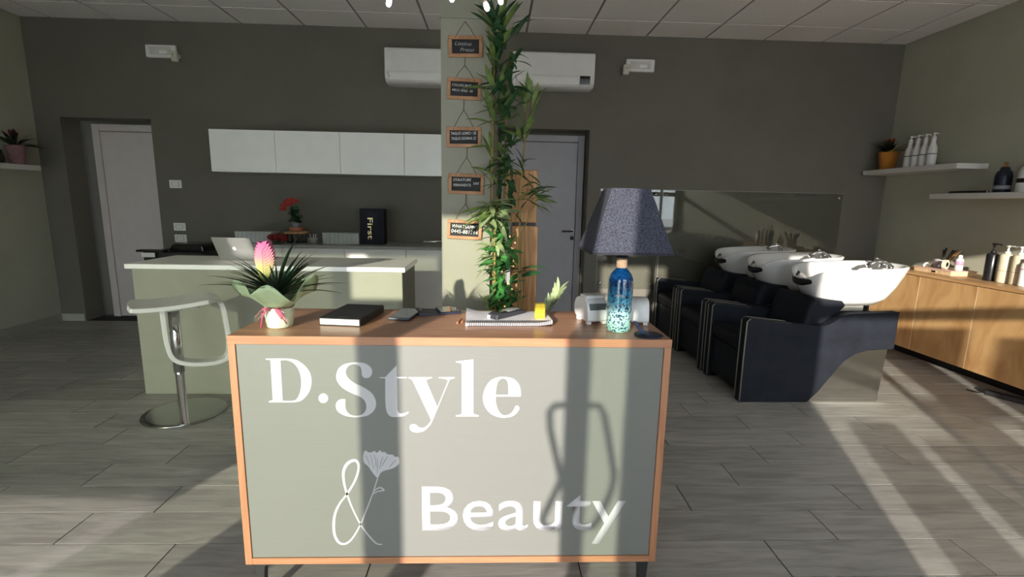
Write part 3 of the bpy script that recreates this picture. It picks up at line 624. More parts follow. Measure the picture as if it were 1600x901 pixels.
# card terminals
def terminal(nm, label, loc, rz, back):
    t = thing(nm, label, 'card terminal', loc, rz, 'card terminals on the desk')
    pm = M('terminal_white', (0.72, 0.72, 0.73), 0.35, var=0.02)
    prof = [(0.0, 0.012), (0.06, 0.012), (0.105, 0.016), (0.118, 0.040), (0.110, 0.070), (0.085, 0.086), (0.04, 0.088), (0.012, 0.075), (0.0, 0.045)]
    m = MB(); m.prism(cr_curve(prof, True, 4), 'x', -0.038, 0.038, 0.005, 2, False); m.build('terminal_body', pm, t)
    for x in (-0.028, 0.028):
        for y in (0.012, 0.09):
            m = MB(); m.box(x-0.008, x+0.008, y-0.008, y+0.010, 0.0003, 0.018, 0.003, 2); m.build('foot', pm, t)
    if not back:
        m = MB(); m.box(-0.03, 0.03, -0.001, 0.012, 0.050, 0.072, 0.001, 1); m.xf(Matrix.Translation((0, 0.002, 0)) ); m.build('display', M('lcd_grey', (0.10, 0.12, 0.12), 0.2), t)
        m = MB(); m.box(-0.036, 0.036, 0.02, 0.075, 0.086, 0.098, 0.005, 2); m.build('paper_lid', pm, t)
    else:
        m = MB(); m.box(-0.022, 0.0, -0.0012, 0.004, 0.022, 0.040); m.build('rating_label', M('label_grey', (0.22, 0.22, 0.26), 0.6), t)
        m = MB(); m.box(-0.022, 0.004, -0.0014, 0.004, 0.0135, 0.0200); m.build('barcode_label', black_p, t)
        obj('model_print', mark_mesh(4, 0.012, 0.0045, black_p), t, (-0.004, 0.0068, 0.064), (PI/2-0.25, 0, 0))
        m = MB(); m.tube([(-0.022, 0.004, 0.052), (-0.022, 0.005, 0.058), (0.022, 0.005, 0.058), (0.022, 0.004, 0.052)], 0.0008, 5); m.build('paper_bay_line', black_p, t)
    return t
terminal('card_terminal', 'white card terminal left of the blue bottle, small display in front', (0.352, 1.605, ZD), math.radians(14), False)
terminal('card_terminal', 'white card terminal right of the blue bottle, rating labels showing', (0.487, 1.600, ZD), math.radians(-8), True)
bs = thing('phone_stand', 'dark blue round phone stand beside the lamp bottle', 'stand', (0.487, 1.476, ZD))
bmn = M('blue_metal', (0.03, 0.05, 0.13), 0.4, 0.3)
m = MB(); m.lathe([(0, 0.0003), (0.044, 0.0003), (0.045, 0.002), (0.044, 0.004), (0, 0.0045)], 32); m.build('base_disc', M('blue_black_metal', (0.02, 0.028, 0.05), 0.45, 0.2), bs)
m = MB(); m.prism([(-0.022, 0.004), (-0.010, 0.004), (-0.022, 0.022), (-0.040, 0.044), (-0.050, 0.046), (-0.042, 0.032)], 'y', 0.0, 0.008, 0.001, 1); m.build('stand_arm', bmn, bs)
# ------------------------------------------------------------------ chalkboards on the column
bw = wood('board_frame_wood', (0.36, 0.17, 0.085), (0.52, 0.28, 0.15), (2, 20, 2), 0.6)
slate = M('chalkboard_black', (0.018, 0.018, 0.022), 0.75, var=0.2)
chalk = M('white_chalk', (0.85, 0.85, 0.83), 0.9, var=0.05)
chalk2 = M('faint_chalk', (0.45, 0.44, 0.42), 0.9, var=0.15)
twine = M('brown_twine', (0.16, 0.09, 0.055), 0.9)
YC = 2.85
boards = [
 (-0.263, -0.080, 2.088, 2.197, 'topmost small chalkboard on the column reading Listino Prezzi', [('Listino', 0.10, 0.86, 0.62, 0.26, 0.25), ('Prezzi', 0.30, 0.42, 0.52, 0.24, 0.25)], chalk2),
 (-0.271, -0.085, 1.869, 1.981, 'second chalkboard from the top, colour prices COLORE BASE', [('COLORE BASE: 35', 0.05, 0.86, 0.88, 0.17, 0.1), ('MECH. SOLE - 50', 0.05, 0.50, 0.76, 0.16, 0.1)], chalk),
 (-0.276, -0.083, 1.616, 1.725, 'middle chalkboard of the five, reading TAGLIO UOMO and TAGLIO DONNA', [('TAGLIO UOMO • 20', 0.04, 0.88, 0.90, 0.22, 0.15), ('TAGLIO DONNA 22', 0.05, 0.50, 0.88, 0.22, 0.15)], chalk),
 (-0.266, -0.066, 1.358, 1.472, 'fourth chalkboard from the top, reading PERMANENTE', [('STIRATURE', 0.05, 0.88, 0.62, 0.20, 0.1), ('PERMANENTE:', 0.06, 0.50, 0.62, 0.20, 0.1), ('50€', 0.74, 0.66, 0.22, 0.19, 0.1)], chalk),
 (-0.274, -0.075, 1.103, 1.213, 'lowest sunlit chalkboard on the column with a handwritten phone number', [('WHATSAPP:', 0.05, 0.90, 0.80, 0.28, 0.1), ('0445-881714', 0.03, 0.52, 0.94, 0.30, 0.1)], chalk)]
tilt = [-1.0, 1.2, -0.6, 1.0, 2.2]
for i, (x0, x1, z0, z1, lab, lines, cm) in enumerate(boards):
    cx, cz = (x0+x1)/2, (z0+z1)/2; hw, hh = (x1-x0)/2, (z1-z0)/2
    t = thing('chalkboard_sign', lab, 'sign', (cx, YC-0.003, cz), 0, 'chalkboards strung down the column')
    t.rotation_euler = (0, math.radians(tilt[i]), 0)
    fwv = 0.0185
    for (a, b, c, d) in ((-hw, hw, hh-fwv, hh), (-hw, hw, -hh, -hh+fwv)):
        m = MB(); m.box(a, b, -0.012, 0, c, d, 0.0015, 1); m.build('frame_rail', bw, t)
    for (a, b) in ((-hw, -hw+fwv), (hw-fwv, hw)):
        m = MB(); m.box(a, b, -0.012, 0, -hh+fwv, hh-fwv, 0.0015, 1); m.build('frame_stile', bw, t)
    m = MB(); m.box(-hw+fwv, hw-fwv, -0.006, -0.001, -hh+fwv, hh-fwv); m.build('slate_panel', slate, t)
    iw, ih = 2*(hw-fwv), 2*(hh-fwv)
    for (tx, u, v, wd, hg, sh) in lines:
        me = text_mesh(tx, cm, wd*iw, hg*ih, 0.0006, bold=0.004 if cm is chalk else 0.0, shear=sh)
        o = obj('chalk_lettering', me, t, (-iw/2+u*iw, -0.006, -ih/2+v*ih-hg*ih), (PI/2, math.radians(-1.5 if i in (2, 3) else 2), 0))
    top = {0: 2.275, 1: 2.088, 2: 1.87, 3: 1.617, 4: 1.359}[i]-cz; kx = 0.0
    m = MB(); kz = hh+0.62*(top-hh) if i else top-0.005
    for s in (-1, 1): m.tube([(s*hw*0.58, -0.008, hh-0.006), (s*hw*0.3, -0.004, hh+(kz-hh)*0.5), (kx, -0.004, kz)], 0.0014, 5)
    if i: m.tube([(kx, -0.004, kz), (kx+0.002, -0.005, top+0.008)], 0.0018, 5)
    for s in (-1, 1): m.ball((s*hw*0.58, -0.012, hh-0.009), 0.0032, 8, 6)
    m.build('hanging_twine', twine, t)
# ------------------------------------------------------------------ plants beside the column
leaf_a = M('bamboo_leaf', (0.14, 0.21, 0.055), 0.5, var=0.35, scale=3)
leaf_b = M('deep_green_leaf', (0.03, 0.095, 0.035), 0.5, var=0.35, scale=3)
leaf_c = M('bright_green_leaf', (0.06, 0.24, 0.06), 0.45, var=0.3, scale=3)
leaf_s = M('sage_leaf', (0.27, 0.34, 0.16), 0.55, var=0.25, scale=3)
stem_m = M('bamboo_stem', (0.32, 0.23, 0.07), 0.55, var=0.2, stretch=(1, 1, 0.2))
potm = M('anthracite_pot', (0.05, 0.05, 0.055), 0.6)
LA = [leaf_mesh('leaf', w_, mt, dr, 0.3) for w_, mt, dr in ((0.19, leaf_a, 0.12), (0.17, leaf_a, 0.3), (0.2, leaf_b, 0.2))]
LS = [leaf_mesh('leaf', w_, leaf_s, dr, 0.3) for w_, dr in ((0.2, 0.1), (0.24, 0.35))]
LB = [leaf_mesh('leaf', w_, leaf_b, dr, 0.2) for w_, dr in ((0.24, 0.15), (0.30, 0.3))]
LC = [leaf_mesh('leaf', w_, leaf_c, dr, 0.2) for w_, dr in ((0.26, 0.15), (0.32, 0.3))]
def spray(parent, base, c, n, L0, L1, meshes, up, bias=(0, 0, 0), sp=0.03):
    c = Vector(c)-Vector(base)
    for i in range(n):
        a = random.uniform(0, 2*PI); e = random.uniform(*up)
        d = Vector((math.cos(a)*math.cos(e), 0.75*math.sin(a)*math.cos(e), math.sin(e)))+Vector(bias)
        p = c+Vector((random.uniform(-sp, sp), random.uniform(-sp, sp)*0.6, random.uniform(-sp, sp)*1.6))
        if p.y+base[1]+d.normalized().y*L1 > 2.82: d.y = -abs(d.y)*0.4
        put_leaf(random.choice(meshes), parent, p, d, random.uniform(L0, L1), random.uniform(-0.6, 0.6))
def pot(parent, r, h):
    m = MB(); m.lathe([(0, 0.0005), (r*0.78, 0.0005), (r, h), (r*1.04, h+0.004), (r*0.94, h+0.002), (r*0.9, h-0.03), (0, h-0.03)], 24); m.build('pot', potm, parent)
random.seed(21)
A = (0.03, 2.70, 0)
ba = thing('bamboo_plant', 'tall leafy bamboo plant climbing up beside the chalkboard column', 'plant', A)
pot(ba, 0.10, 0.26)
for pts in ([(-0.02, 0.02, 0.2), (-0.035, 0.04, 0.9), (-0.050, 0.05, 1.5), (-0.045, 0.05, 2.0), (-0.035, 0.05, 2.26)],
            [(0.0, 0.0, 0.2), (-0.025, 0.015, 0.7), (-0.030, 0.02, 1.15), (-0.02, 0.02, 1.35)]):
    m = MB(); m.tube(pts, [0.008, 0.0075, 0.0065, 0.005, 0.003][:len(pts)], 8)
    for k in range(1, 9):
        z = 0.2+(pts[-1][2]-0.3)*k/9
        for a_, b_ in zip(pts[:-1], pts[1:]):
            if a_[2] <= z <= b_[2]:
                t_ = (z-a_[2])/(b_[2]-a_[2]); m.ball([a_[i]+(b_[i]-a_[i])*t_ for i in range(3)], 0.0095, 8, 5, (1, 1, 0.45))
    m.build('stem', stem_m, ba)
spray(ba, A, (0.0, 2.74, 2.20), 19, 0.12, 0.18, [LA[2], LA[0]], (0.5, 1.5))
spray(ba, A, (-0.01, 2.74, 2.05), 19, 0.11, 0.17, [LA[2], LA[0]], (0.2, 1.4), (0.1, 0, 0))
spray(ba, A, (-0.01, 2.74, 1.90), 20, 0.11, 0.17, LA, (-0.2, 1.3), (0.15, 0, 0))
spray(ba, A, (-0.01, 2.74, 1.75), 19, 0.11, 0.17, LA[:2], (-0.2, 1.2), (0.1, 0, 0))
spray(ba, A, (0.0, 2.74, 1.58), 16, 0.10, 0.16, LA[:2], (-0.3, 1.2), (0.2, 0, 0))
spray(ba, A, (0.0, 2.74, 1.44), 14, 0.09, 0.14, LA[:2], (-0.3, 1.1), (0.1, 0, 0))
spray(ba, A, (-0.01, 2.71, 1.27), 35, 0.12, 0.19, LS+[LA[0]], (-0.45, 0.4), (-0.12, -0.1, 0), 0.03)
spray(ba, A, (0.01, 2.71, 1.12), 24, 0.09, 0.14, LS, (-0.9, 0.9), (0.12, -0.1, 0))
spray(ba, A, (0.0, 2.71, 0.98), 14, 0.09, 0.14, LS, (-0.6, 0.9))
spray(ba, A, (-0.02, 2.69, 0.70), 22, 0.09, 0.14, [LS[0], LA[0]], (0.0, 1.3), (0.05, -0.1, 0), 0.045)
B_ = (0.17, 2.62, 0)
bb = thing('bamboo_plant', 'slender bamboo plant in front of the wooden planter tower', 'plant', B_)
pot(bb, 0.09, 0.24)
m = MB(); m.tube([(0, 0, 0.2), (-0.035, 0.06, 0.8), (-0.035, 0.08, 1.4), (0.0, 0.1, 1.86)], [0.007, 0.006, 0.005, 0.003], 8); m.build('stem', stem_m, bb)
m = MB(); m.tube([(0.01, 0, 0.2), (-0.02, 0.05, 0.8), (-0.025, 0.07, 1.15), (0.05, 0.09, 1.32)], [0.006, 0.005, 0.004, 0.003], 8); m.build('stem', stem_m, bb)
m = MB(); m.tube([(0.02, 0, 0.2), (0.08, 0.03, 0.55), (0.13, 0.06, 0.72), (0.19, 0.08, 0.83)], [0.006, 0.005, 0.003, 0.002], 8); m.build('stem', stem_m, bb)
spray(bb, B_, (0.165, 2.72, 1.82), 12, 0.09, 0.16, LA[:1], (0.6, 1.5))
spray(bb, B_, (0.15, 2.71, 1.66), 8, 0.08, 0.14, LA[:1], (0.2, 1.4))
spray(bb, B_, (0.14, 2.70, 1.50), 8, 0.08, 0.13, [LA[2]], (-0.3, 1.1))
spray(bb, B_, (0.21, 2.71, 1.37), 26, 0.08, 0.14, [LA[2], LA[0]], (-0.6, 0.9), (0.35, 0, 0), 0.04)
spray(bb, B_, (0.15, 2.68, 0.93), 7, 0.12, 0.16, [LB[0]], (-0.2, 0.4), (0.25, 0, 0))
for k, (x, z) in enumerate([(0.29, .69), (.295, .71), (.31, .73), (.325, .75), (.335, .77), (.345, .79), (.355, .81), (.36, .83)]):
    for s in (-1, 1):
        put_leaf(LS[0], bb, (x-B_[0], 0.07, z), (0.35+0.4*s, -0.1*s, 1.0), 0.075+0.01*(k % 3), 0.4*s)
# wooden planter tower with foliage and fairy lights
owood = wood('orange_plank_wood', (0.40, 0.19, 0.075), (0.62, 0.34, 0.15), (14, 14, 1.0), 0.55)
tw = thing('planter_tower', 'tall stack of orange wooden boxes behind the bamboo', 'planter', (0.165, 2.93, 0))
for (x0, x1, z0, z1) in ((-0.075, 0.08, 0.0, 0.64), (-0.068, 0.084, 0.646, 1.185), (-0.115, 0.075, 1.205, 1.50)):
    m = MB(); m.box(x0, x1, -0.08, 0.08, z0, z1, 0.004, 1); bx_ = m.build('box', owood, tw)
    m = MB(); m.box((x0+x1)/2-0.001, (x0+x1)/2+0.001, -0.0812, -0.079, z0+0.01, z1-0.01); m.build('board_joint', black_p, bx_)
m = MB(); m.box(-0.06, 0.07, -0.07, 0.07, 1.185, 1.205); m.build('spacer', black_p, tw)
random.seed(33)
cf = thing('climbing_foliage', 'dense bright and dark green artificial foliage hanging between column and wooden tower', 'plant', (0.05, 2.79, 0))
m = MB(); m.tube([(0, 0, 0.0), (0.005, 0, 0.8), (0.0, 0.01, 1.5), (0.01, 0.01, 2.1)], [0.012, 0.008, 0.006, 0.004], 8); m.build('stem', stem_m, cf)
m = MB(); m.lathe([(0, 0.0005), (0.05, 0.0005), (0.055, 0.12), (0, 0.12)], 20); m.build('pot', potm, cf)
for z, n, ms in ((2.18, 12, LB), (2.05, 14, LB), (1.92, 14, LB), (1.79, 14, LB), (1.66, 14, LB), (1.53, 12, LB), (1.40, 12, LB), (1.27, 12, LB), (1.14, 16, LC+LB), (1.04, 18, LC), (0.94, 20, LC), (0.84, 20, LC), (0.74, 20, LC), (0.64, 16, LC+LB), (0.52, 8, LB)):
    for i in range(n):
        a = random.uniform(0, 2*PI); e = random.uniform(-0.6, 1.1)
        put_leaf(random.choice(ms), cf, (random.uniform(-0.035, 0.05), random.uniform(-0.09, 0.0), z+random.uniform(-0.05, 0.05)), (0.8*math.cos(a)*math.cos(e), -abs(math.sin(a))*math.cos(e)-0.1, math.sin(e)), random.uniform(0.08, 0.13), random.uniform(-0.7, 0.7))
sl = thing('fairy_lights', 'string of tiny warm fairy lights wound through the foliage', 'string lights', (0.07, 2.74, 0))
bulb = M('warm_fairy_bulb', (1.0, 0.75, 0.4), 0.4, emit=(1.0, 0.62, 0.25), estr=1.0)
pts = []; random.seed(4)
for i in range(15):
    pts.append((random.uniform(-0.05, 0.055), random.uniform(-0.015, 0.02), 0.70+0.033*i))
m = MB(); m.tube(pts, 0.0011, 5); m.build('wire', black_p, sl)
fbm = MB(); fbm.ball((0, 0, 0), 0.0048, 8, 6, (1, 1, 1.3)); fbm = fbm.mesh('fairy_bulb', bulb)
for p in pts: obj('fairy_bulb', fbm, sl, p)
# ------------------------------------------------------------------ bar island and stool
isl = thing('bar_island', 'sage painted bar island with white overhanging top', 'counter', (-1.47, 3.46, 0))
ip = M('sage_island_front', (0.28, 0.28, 0.22), 0.6, var=0.04)
m = MB(); m.box(-0.87, 0.865, -0.248, 0.25, 0.0, 0.851, 0.003, 1); m.build('island_body', ip, isl)
m = MB(); m.box(-0.905, 0.885, -0.262, 0.262, 0.852, 0.884, 0.003, 1); m.build('countertop', M('white_worktop', (0.90, 0.89, 0.87), 0.3, var=0.02), isl, 'white countertop')
st = thing('bar_stool', 'pale grey bar stool with looped footrest and chrome disc base at the island', 'stool', (-1.795, 2.744, 0), math.radians(35))
seat_m = M('pale_grey_seat', (0.74, 0.74, 0.70), 0.4, var=0.03)
m = MB()
disc = Matrix.Rotation(-math.radians(35), 4, 'Z') @ Vector((-0.105, 0.176, 0))
m.lathe([(0, 0.0005), (0.225, 0.0005), (0.228, 0.004), (0.226, 0.010), (0.20, 0.0135), (0, 0.015)], 48, (disc.x, disc.y)); m.build('base_disc', M('brushed_steel', (0.42, 0.43, 0.42), 0.22, 1.0, var=0.05), st)
m = MB(); m.lathe([(0, 0.012), (0.030, 0.012), (0.030, 0.016), (0.0225, 0.020), (0.0225, 0.335), (0, 0.335)], 24); m.build('lower_post', chrome, st)
m = MB(); m.lathe([(0, 0.33), (0.0285, 0.33), (0.0285, 0.69), (0, 0.69)], 24); m.build('upper_post', chrome, st)
m = MB(); m.box(-0.03, 0.04, -0.05, 0.05, 0.688, 0.712, 0.004, 1); m.tube([(0.03, 0, 0.694), (0.11, -0.02, 0.692), (0.125, -0.02, 0.690)], 0.004, 6); m.build('seat_mount', grey_p, st)
def band(center, half_w, th):
    """flat strip swept along an XZ centre line; half_w(t) gives half the Y width"""
    n = len(center); vs = []; fs = []
    for i, (x, z) in enumerate(center):
        a = Vector(center[max(0, i-1)]); b = Vector(center[min(n-1, i+1)]); t = (b-a).normalized(); nn = Vector((-t.y, t.x)); h = half_w(i/(n-1))
        for s, y in ((1, -h), (1, h), (-1, h), (-1, -h)):
            k = th(i/(n-1)); vs.append((x+nn.x*s*k/2, y, z+nn.y*s*k/2))
    for i in range(n-1):
        for k in range(4): fs.append((i*4+k, i*4+(k+1) % 4, i*4+4+(k+1) % 4, i*4+4+k))
    fs += [(3, 2, 1, 0), tuple((n-1)*4+k for k in range(4))]
    return vs, fs
cl = cr_curve([(-0.200, 0.735), (-0.16, 0.728), (-0.05, 0.725), (0.08, 0.733), (0.17, 0.742), (0.215, 0.728), (0.238, 0.68), (0.248, 0.60), (0.258, 0.47), (0.248, 0.39), (0.205, 0.36), (0.12, 0.36), (0.03, 0.38), (-0.025, 0.42), (-0.045, 0.50), (-0.05, 0.60), (-0.052, 0.712)], False, 6)
m = MB(); vs, fs = band(cl, lambda t: 0.150*min(1, (t/0.05+0.35)) if t < 0.24 else (0.150-(t-0.24)/0.10*0.105 if t < 0.34 else 0.045), lambda t: 0.024)
m.add(vs, fs, False); so = m.build('seat_shell', seat_m, st)
bv = so.modifiers.new('soft', 'BEVEL'); bv.width = 0.008; bv.segments = 2; bv.limit_method = 'ANGLE'
# laptop on the island
lt = thing('laptop', 'open silver laptop seen from behind on the bar island', 'laptop', (-1.78, 3.46, 0.884), math.radians(-12))
alu = M('aluminium', (0.50, 0.50, 0.50), 0.35, 0.7, var=0.02)
m = MB(); m.box(-0.15, 0.15, 0.0, 0.21, 0.0005, 0.012, 0.003, 2); m.build('laptop_base', alu, lt)
m = MB(); m.box(-0.15, 0.15, -0.004, 0.003, 0.0, 0.165, 0.002, 2); m.xf(Matrix.Translation((0, 0.0, 0.012)) @ Matrix.Rotation(math.radians(24), 4, 'X')); ld = m.build('laptop_lid', alu, lt)
ap = [(0, -.9), (.35, -.98), (.75, -.5), (.85, .1), (.55, .55), (.2, .5), (0, .42), (-.2, .5), (-.55, .55), (-.85, .1), (-.75, -.5), (-.35, -.98)]
me = flat_mesh('lid_emblem', [[(x*0.015, y*0.015) for x, y in cr_curve(ap)], [(x*0.015, y*0.015) for x, y in ((0.02, .62), (.3, .72), (.34, 1.05), (.08, .98))]], 0.0008, white_p)
obj('lid_emblem', me, ld, (0, 0.012*0-0.0045-0.03*0, 0.0), None)
ld.children[0].matrix_local = Matrix.Translation((0, 0.0, 0.012)) @ Matrix.Rotation(math.radians(24), 4, 'X') @ Matrix.Translation((0, -0.0045, 0.085)) @ Matrix.Rotation(PI/2, 4, 'X')
# ------------------------------------------------------------------ kitchenette on the back wall
ugroup = 'white wall cabinets in a row'
ulab = ['leftmost white wall cabinet above the kitchenette', 'second white wall cabinet from the left', 'third white wall cabinet from the left', 'white wall cabinet nearest the column, partly hidden by it']
UW = 0.606; ucab = []
cab_in = M('cabinet_carcass', (0.60, 0.59, 0.55), 0.5)
t0 = thing('wall_cabinet', ulab[0], 'cabinet', (-2.694, YB-0.001, 1.556), 0, ugroup)
m = MB(); m.box(0.001, UW-0.001, -0.332, 0, 0.0, 0.388); m.build('cabinet_body', cab_in, t0)
m = MB(); m.box(0.002, UW-0.002, -0.352, -0.334, 0.0, 0.388, 0.001, 1); m.build('cabinet_door', white_m, t0)
for i in range(1, 4): c = copy_tree(t0); c.location.x += UW*i; c['label'] = ulab[i]
blab = ['leftmost pale grey base cabinet of the kitchenette', 'second pale grey base cabinet, behind the flowered bromeliad', 'third pale grey base cabinet, under the tall black box', 'base cabinet nearest the column, under the sink']
BWD = 0.571; base_m = M('pale_grey_front', (0.88, 0.87, 0.85), 0.45, var=0.02)
t0 = thing('base_cabinet', blab[0], 'cabinet', (-2.54, YB-0.001, 0), 0, 'base cabinets of the kitchenette')
m = MB(); m.box(0.001, BWD-0.001, -0.59, 0, 0.08, 0.866); m.build('cabinet_body', cab_in, t0)
m = MB(); m.box(0.0018, BWD-0.0018, -0.611, -0.592, 0.09, 0.864, 0.001, 1); m.build('cabinet_door', base_m, t0)
m = MB(); m.box(0.001, BWD-0.001, -0.55, -0.53, 0.0, 0.08); m.build('plinth', base_m, t0)
for i in range(1, 4): c = copy_tree(t0); c.location.x += BWD*i; c['label'] = blab[i]
m = MB(); m.box(-2.545, -0.25, YB-0.616, YB-0.001, 0.868, 0.893, 0.002, 1); m.build('kitchen_worktop', M('grey_worktop', (0.36, 0.35, 0.335), 0.35), None, 'grey worktop running along the kitchenette base cabinets', 'worktop')
ZW = 0.8935
rib = M('ribbed_grey_plastic', (0.40, 0.42, 0.40), 0.5)
for i, (x0, lab) in enumerate(((-2.484, 'ribbed grey storage box at the left end of the kitchenette'), (-1.659, 'ribbed grey storage box beside the tall black box'))):
    t = thing('storage_box', lab, 'box', (x0, 4.78, ZW), 0, 'ribbed storage boxes')
    m = MB(); m.box(0.004, 0.346, 0.004, 0.17, 0, 0.105, 0.004, 1); m.build('box_body', rib, t)
    for k in range(9): m = MB(); m.box(0.002+k*0.0405, 0.034+k*0.0405*1.0-0.0, 0.0, 0.006, 0.0, 0.108, 0.002, 1) if k < 8 else m.box(0.326, 0.348, 0.0, 0.006, 0.0, 0.108, 0.002, 1); m.build('rib', rib, t)
    m = MB(); m.box(0.0, 0.35, -0.002, 0.174, 0.098, 0.104, 0.002, 1); m.build('rim', rib, t)
# tree-slice stand with pot
ts = thing('wood_slice_stand', 'round wood slice on black legs on the kitchenette worktop', 'stand', (-1.93, 4.86, ZW))
m = MB(); m.lathe([(0, 0.088), (0.108, 0.088), (0.115, 0.094), (0.113, 0.112), (0, 0.114)], 24); m.build('wood_slice', wood('bark_slice', (0.30, 0.15, 0.07), (0.48, 0.27, 0.13), (6, 6, 6)), ts)
m = MB()
for a in range(5): m.box(-0.006+0.085*math.cos(a*1.2566), 0.006+0.085*math.cos(a*1.2566), -0.006+0.085*math.sin(a*1.2566), 0.006+0.085*math.sin(a*1.2566), 0.0, 0.088)
m.tube([(0.085*math.cos(a), 0.085*math.sin(a), 0.006) for a in [2*PI*k/20 for k in range(20)]], 0.005, 6, True); m.build('black_legs', black_metal, ts)
rp = thing('potted_red_flower', 'red flowering plant in grey pot on the round wood slice', 'plant', (-1.93, 4.86, ZW+0.1145))
m = MB(); m.lathe([(0, 0.0003), (0.055, 0.0003), (0.064, 0.010), (0.062, 0.036), (0.05, 0.038), (0, 0.036)], 20); m.build('saucer', M('terracotta', (0.40, 0.15, 0.08), 0.7), rp)
m = MB(); m.lathe([(0, 0.036), (0.036, 0.036), (0.046, 0.082), (0.042, 0.084), (0, 0.08)], 20); m.build('pot', M('grey_ceramic', (0.20, 0.20, 0.23), 0.5), rp)
red = M('coral_red_petal', (0.50, 0.06, 0.045), 0.6, var=0.3, scale=40); random.seed(9)
lg = leaf_mesh('leaf', 0.7, leaf_b, 0.2, 0.1); 
for i in range(34):
    a = random.uniform(0, 2*PI); e = random.uniform(-0.2, 1.2); put_leaf(lg, rp, (random.uniform(-0.02, 0.02), random.uniform(-0.02, 0.02), 0.10+random.uniform(0, 0.09)), (math.cos(a)*math.cos(e), math.sin(a)*math.cos(e), math.sin(e)), random.uniform(0.07, 0.105))
ptm = leaf_mesh('petal', 0.9, red, -0.3, 0.2, 4)
for (x, z) in ((-0.09, 0.225), (-0.06, 0.262), (-0.02, 0.272), (0.015, 0.262), (-0.105, 0.19), (-0.045, 0.235)):
    f_ = thing('blossom', None, None, (x, -0.02, z)); f_.parent = rp
    for k in range(9):
        a = k*2.4; e = 0.1+k*0.13; put_leaf(ptm, f_, (0, 0, 0), (math.cos(a)*math.cos(e), -0.4+math.sin(a)*math.cos(e)*0.8, math.sin(e)), 0.05, name='petal')
rb = thing('red_rose_bunch', 'small bunch of red roses on the worktop left of the wood slice stand', 'flowers', (-2.06, 4.74, ZW))
for (x, z) in ((-0.055, 0.055), (0.0, 0.062), (0.05, 0.048)):
    m = MB(); m.ball((x, 0, z), 0.034, 12, 8, (1, 1, 0.95))
    for k in range(8):
        a = k*2.4; m.tube([(x+0.030*math.cos(a), 0.030*math.sin(a), z-0.015), (x+0.037*math.cos(a+.3), 0.037*math.sin(a+.3), z+0.010), (x+0.022*math.cos(a+.6), 0.022*math.sin(a+.6), z+0.030)], [0.008, 0.010, 0.004], 6)
    m.build('rose_head', M('dark_red_petal', (0.22, 0.012, 0.012), 0.6, var=0.3, scale=30), rb)
    m = MB(); m.tube([(x, 0, 0.002), (x, 0, z)], 0.004, 6); m.build('stalk', leaf_b, rb)
for k in range(8): put_leaf(lg, rb, (0.02*math.cos(k), 0.02*math.sin(k), 0.012), (math.cos(k*0.8), math.sin(k*0.8), 0.3), 0.06)
bw_ = thing('small_bowl', 'small grey bowl holding short sticks on the worktop', 'bowl', (-1.755, 4.80, ZW))
m = MB(); m.lathe([(0, 0.0003), (0.028, 0.0003), (0.046, 0.03), (0.05, 0.058), (0.046, 0.058), (0.04, 0.03), (0, 0.012)], 20); m.build('bowl_body', M('grey_bowl', (0.30, 0.29, 0.27), 0.5), bw_)
for a in (0.3, 1.5, 2.7): m = MB(); m.tube([(0.01*math.cos(a), 0.01*math.sin(a), 0.015), (0.035*math.cos(a), 0.02*math.sin(a), 0.092)], 0.004, 6); m.build('stick', white_p, bw_)
bx = thing('black_gift_box', 'tall black box with gold vertical lettering on the kitchenette worktop', 'box', (-1.299, 4.80, ZW))
m = MB(); m.box(0, 0.232, 0, 0.11, 0.0003, 0.342, 0.003, 1); m.build('box_body', M('navy_black_card', (0.010, 0.010, 0.018), 0.6, spec=0.2), bx)
m = MB(); m.box(-0.001, 0.178, -0.0035, 0.0, 0.001, 0.341, 0.001, 1); m.build('box_front', M('navy_black_card2', (0.013, 0.013, 0.022), 0.6, spec=0.2), bx)
gold = M('gold_foil', (0.75, 0.60, 0.30), 0.3, 0.8)
me = text_mesh('First', gold, 0.205, 0.05, 0.0006, bold=0.0)
obj('gold_lettering', me, bx, (0.072, -0.0036, 0.255), (Matrix.Rotation(PI/2, 4, 'X') @ Matrix.Rotation(-PI/2, 4, 'Z')).to_quaternion())
sk = thing('sink_tap', 'low chrome sink tap beside the column', 'tap', (-0.47, 4.95, ZW))
m = MB(); m.lathe([(0, 0.0003), (0.028, 0.0003), (0.028, 0.01), (0.02, 0.014), (0.02, 0.05), (0, 0.055)], 18); m.build('tap_body', chrome, sk)
m = MB(); m.tube([(0, -0.005, 0.035), (-0.12, -0.06, 0.03), (-0.22, -0.09, 0.028), (-0.235, -0.095, 0.014)], 0.012, 10); m.build('spout', chrome, sk)
m = MB(); m.tube([(0, 0, 0.055), (0.0, -0.02, 0.075), (0.0, -0.08, 0.10)], 0.007, 8); m.build('lever', chrome, sk)
# printer on a low stand
ps = thing('printer_stand', 'low black stand carrying the printer behind the island', 'stand', (-2.93, 4.80, 0))
m = MB(); m.box(-0.33, 0.33, -0.22, 0.22, 0.62, 0.645, 0.003, 1); m.build('stand_top', black_p, ps)
for x in (-0.3, 0.3):
    for y in (-0.19, 0.19): m = MB(); m.box(x-0.02, x+0.02, y-0.02, y+0.02, 0, 0.62); m.build('leg', black_p, ps)
pr_ = thing('printer', 'black desktop printer with raised lid behind the island', 'printer', (-2.93, 4.80, 0.6455))
m = MB(); m.prism([(-0.30, 0.0), (0.33, 0.0), (0.33, 0.13), (0.20, 0.165), (-0.30, 0.165)], 'y', -0.2, 0.2, 0.008, 2); m.build('printer_body', black_p, pr_)
m = MB(); m.prism([(-0.12, 0.165), (0.20, 0.165), (0.19, 0.215), (0.16, 0.232), (-0.06, 0.235), (-0.09, 0.222)], 'y', -0.12, 0.16, 0.008, 2); m.build('scanner_lid', M('gloss_black', (0.01, 0.01, 0.011), 0.15), pr_)
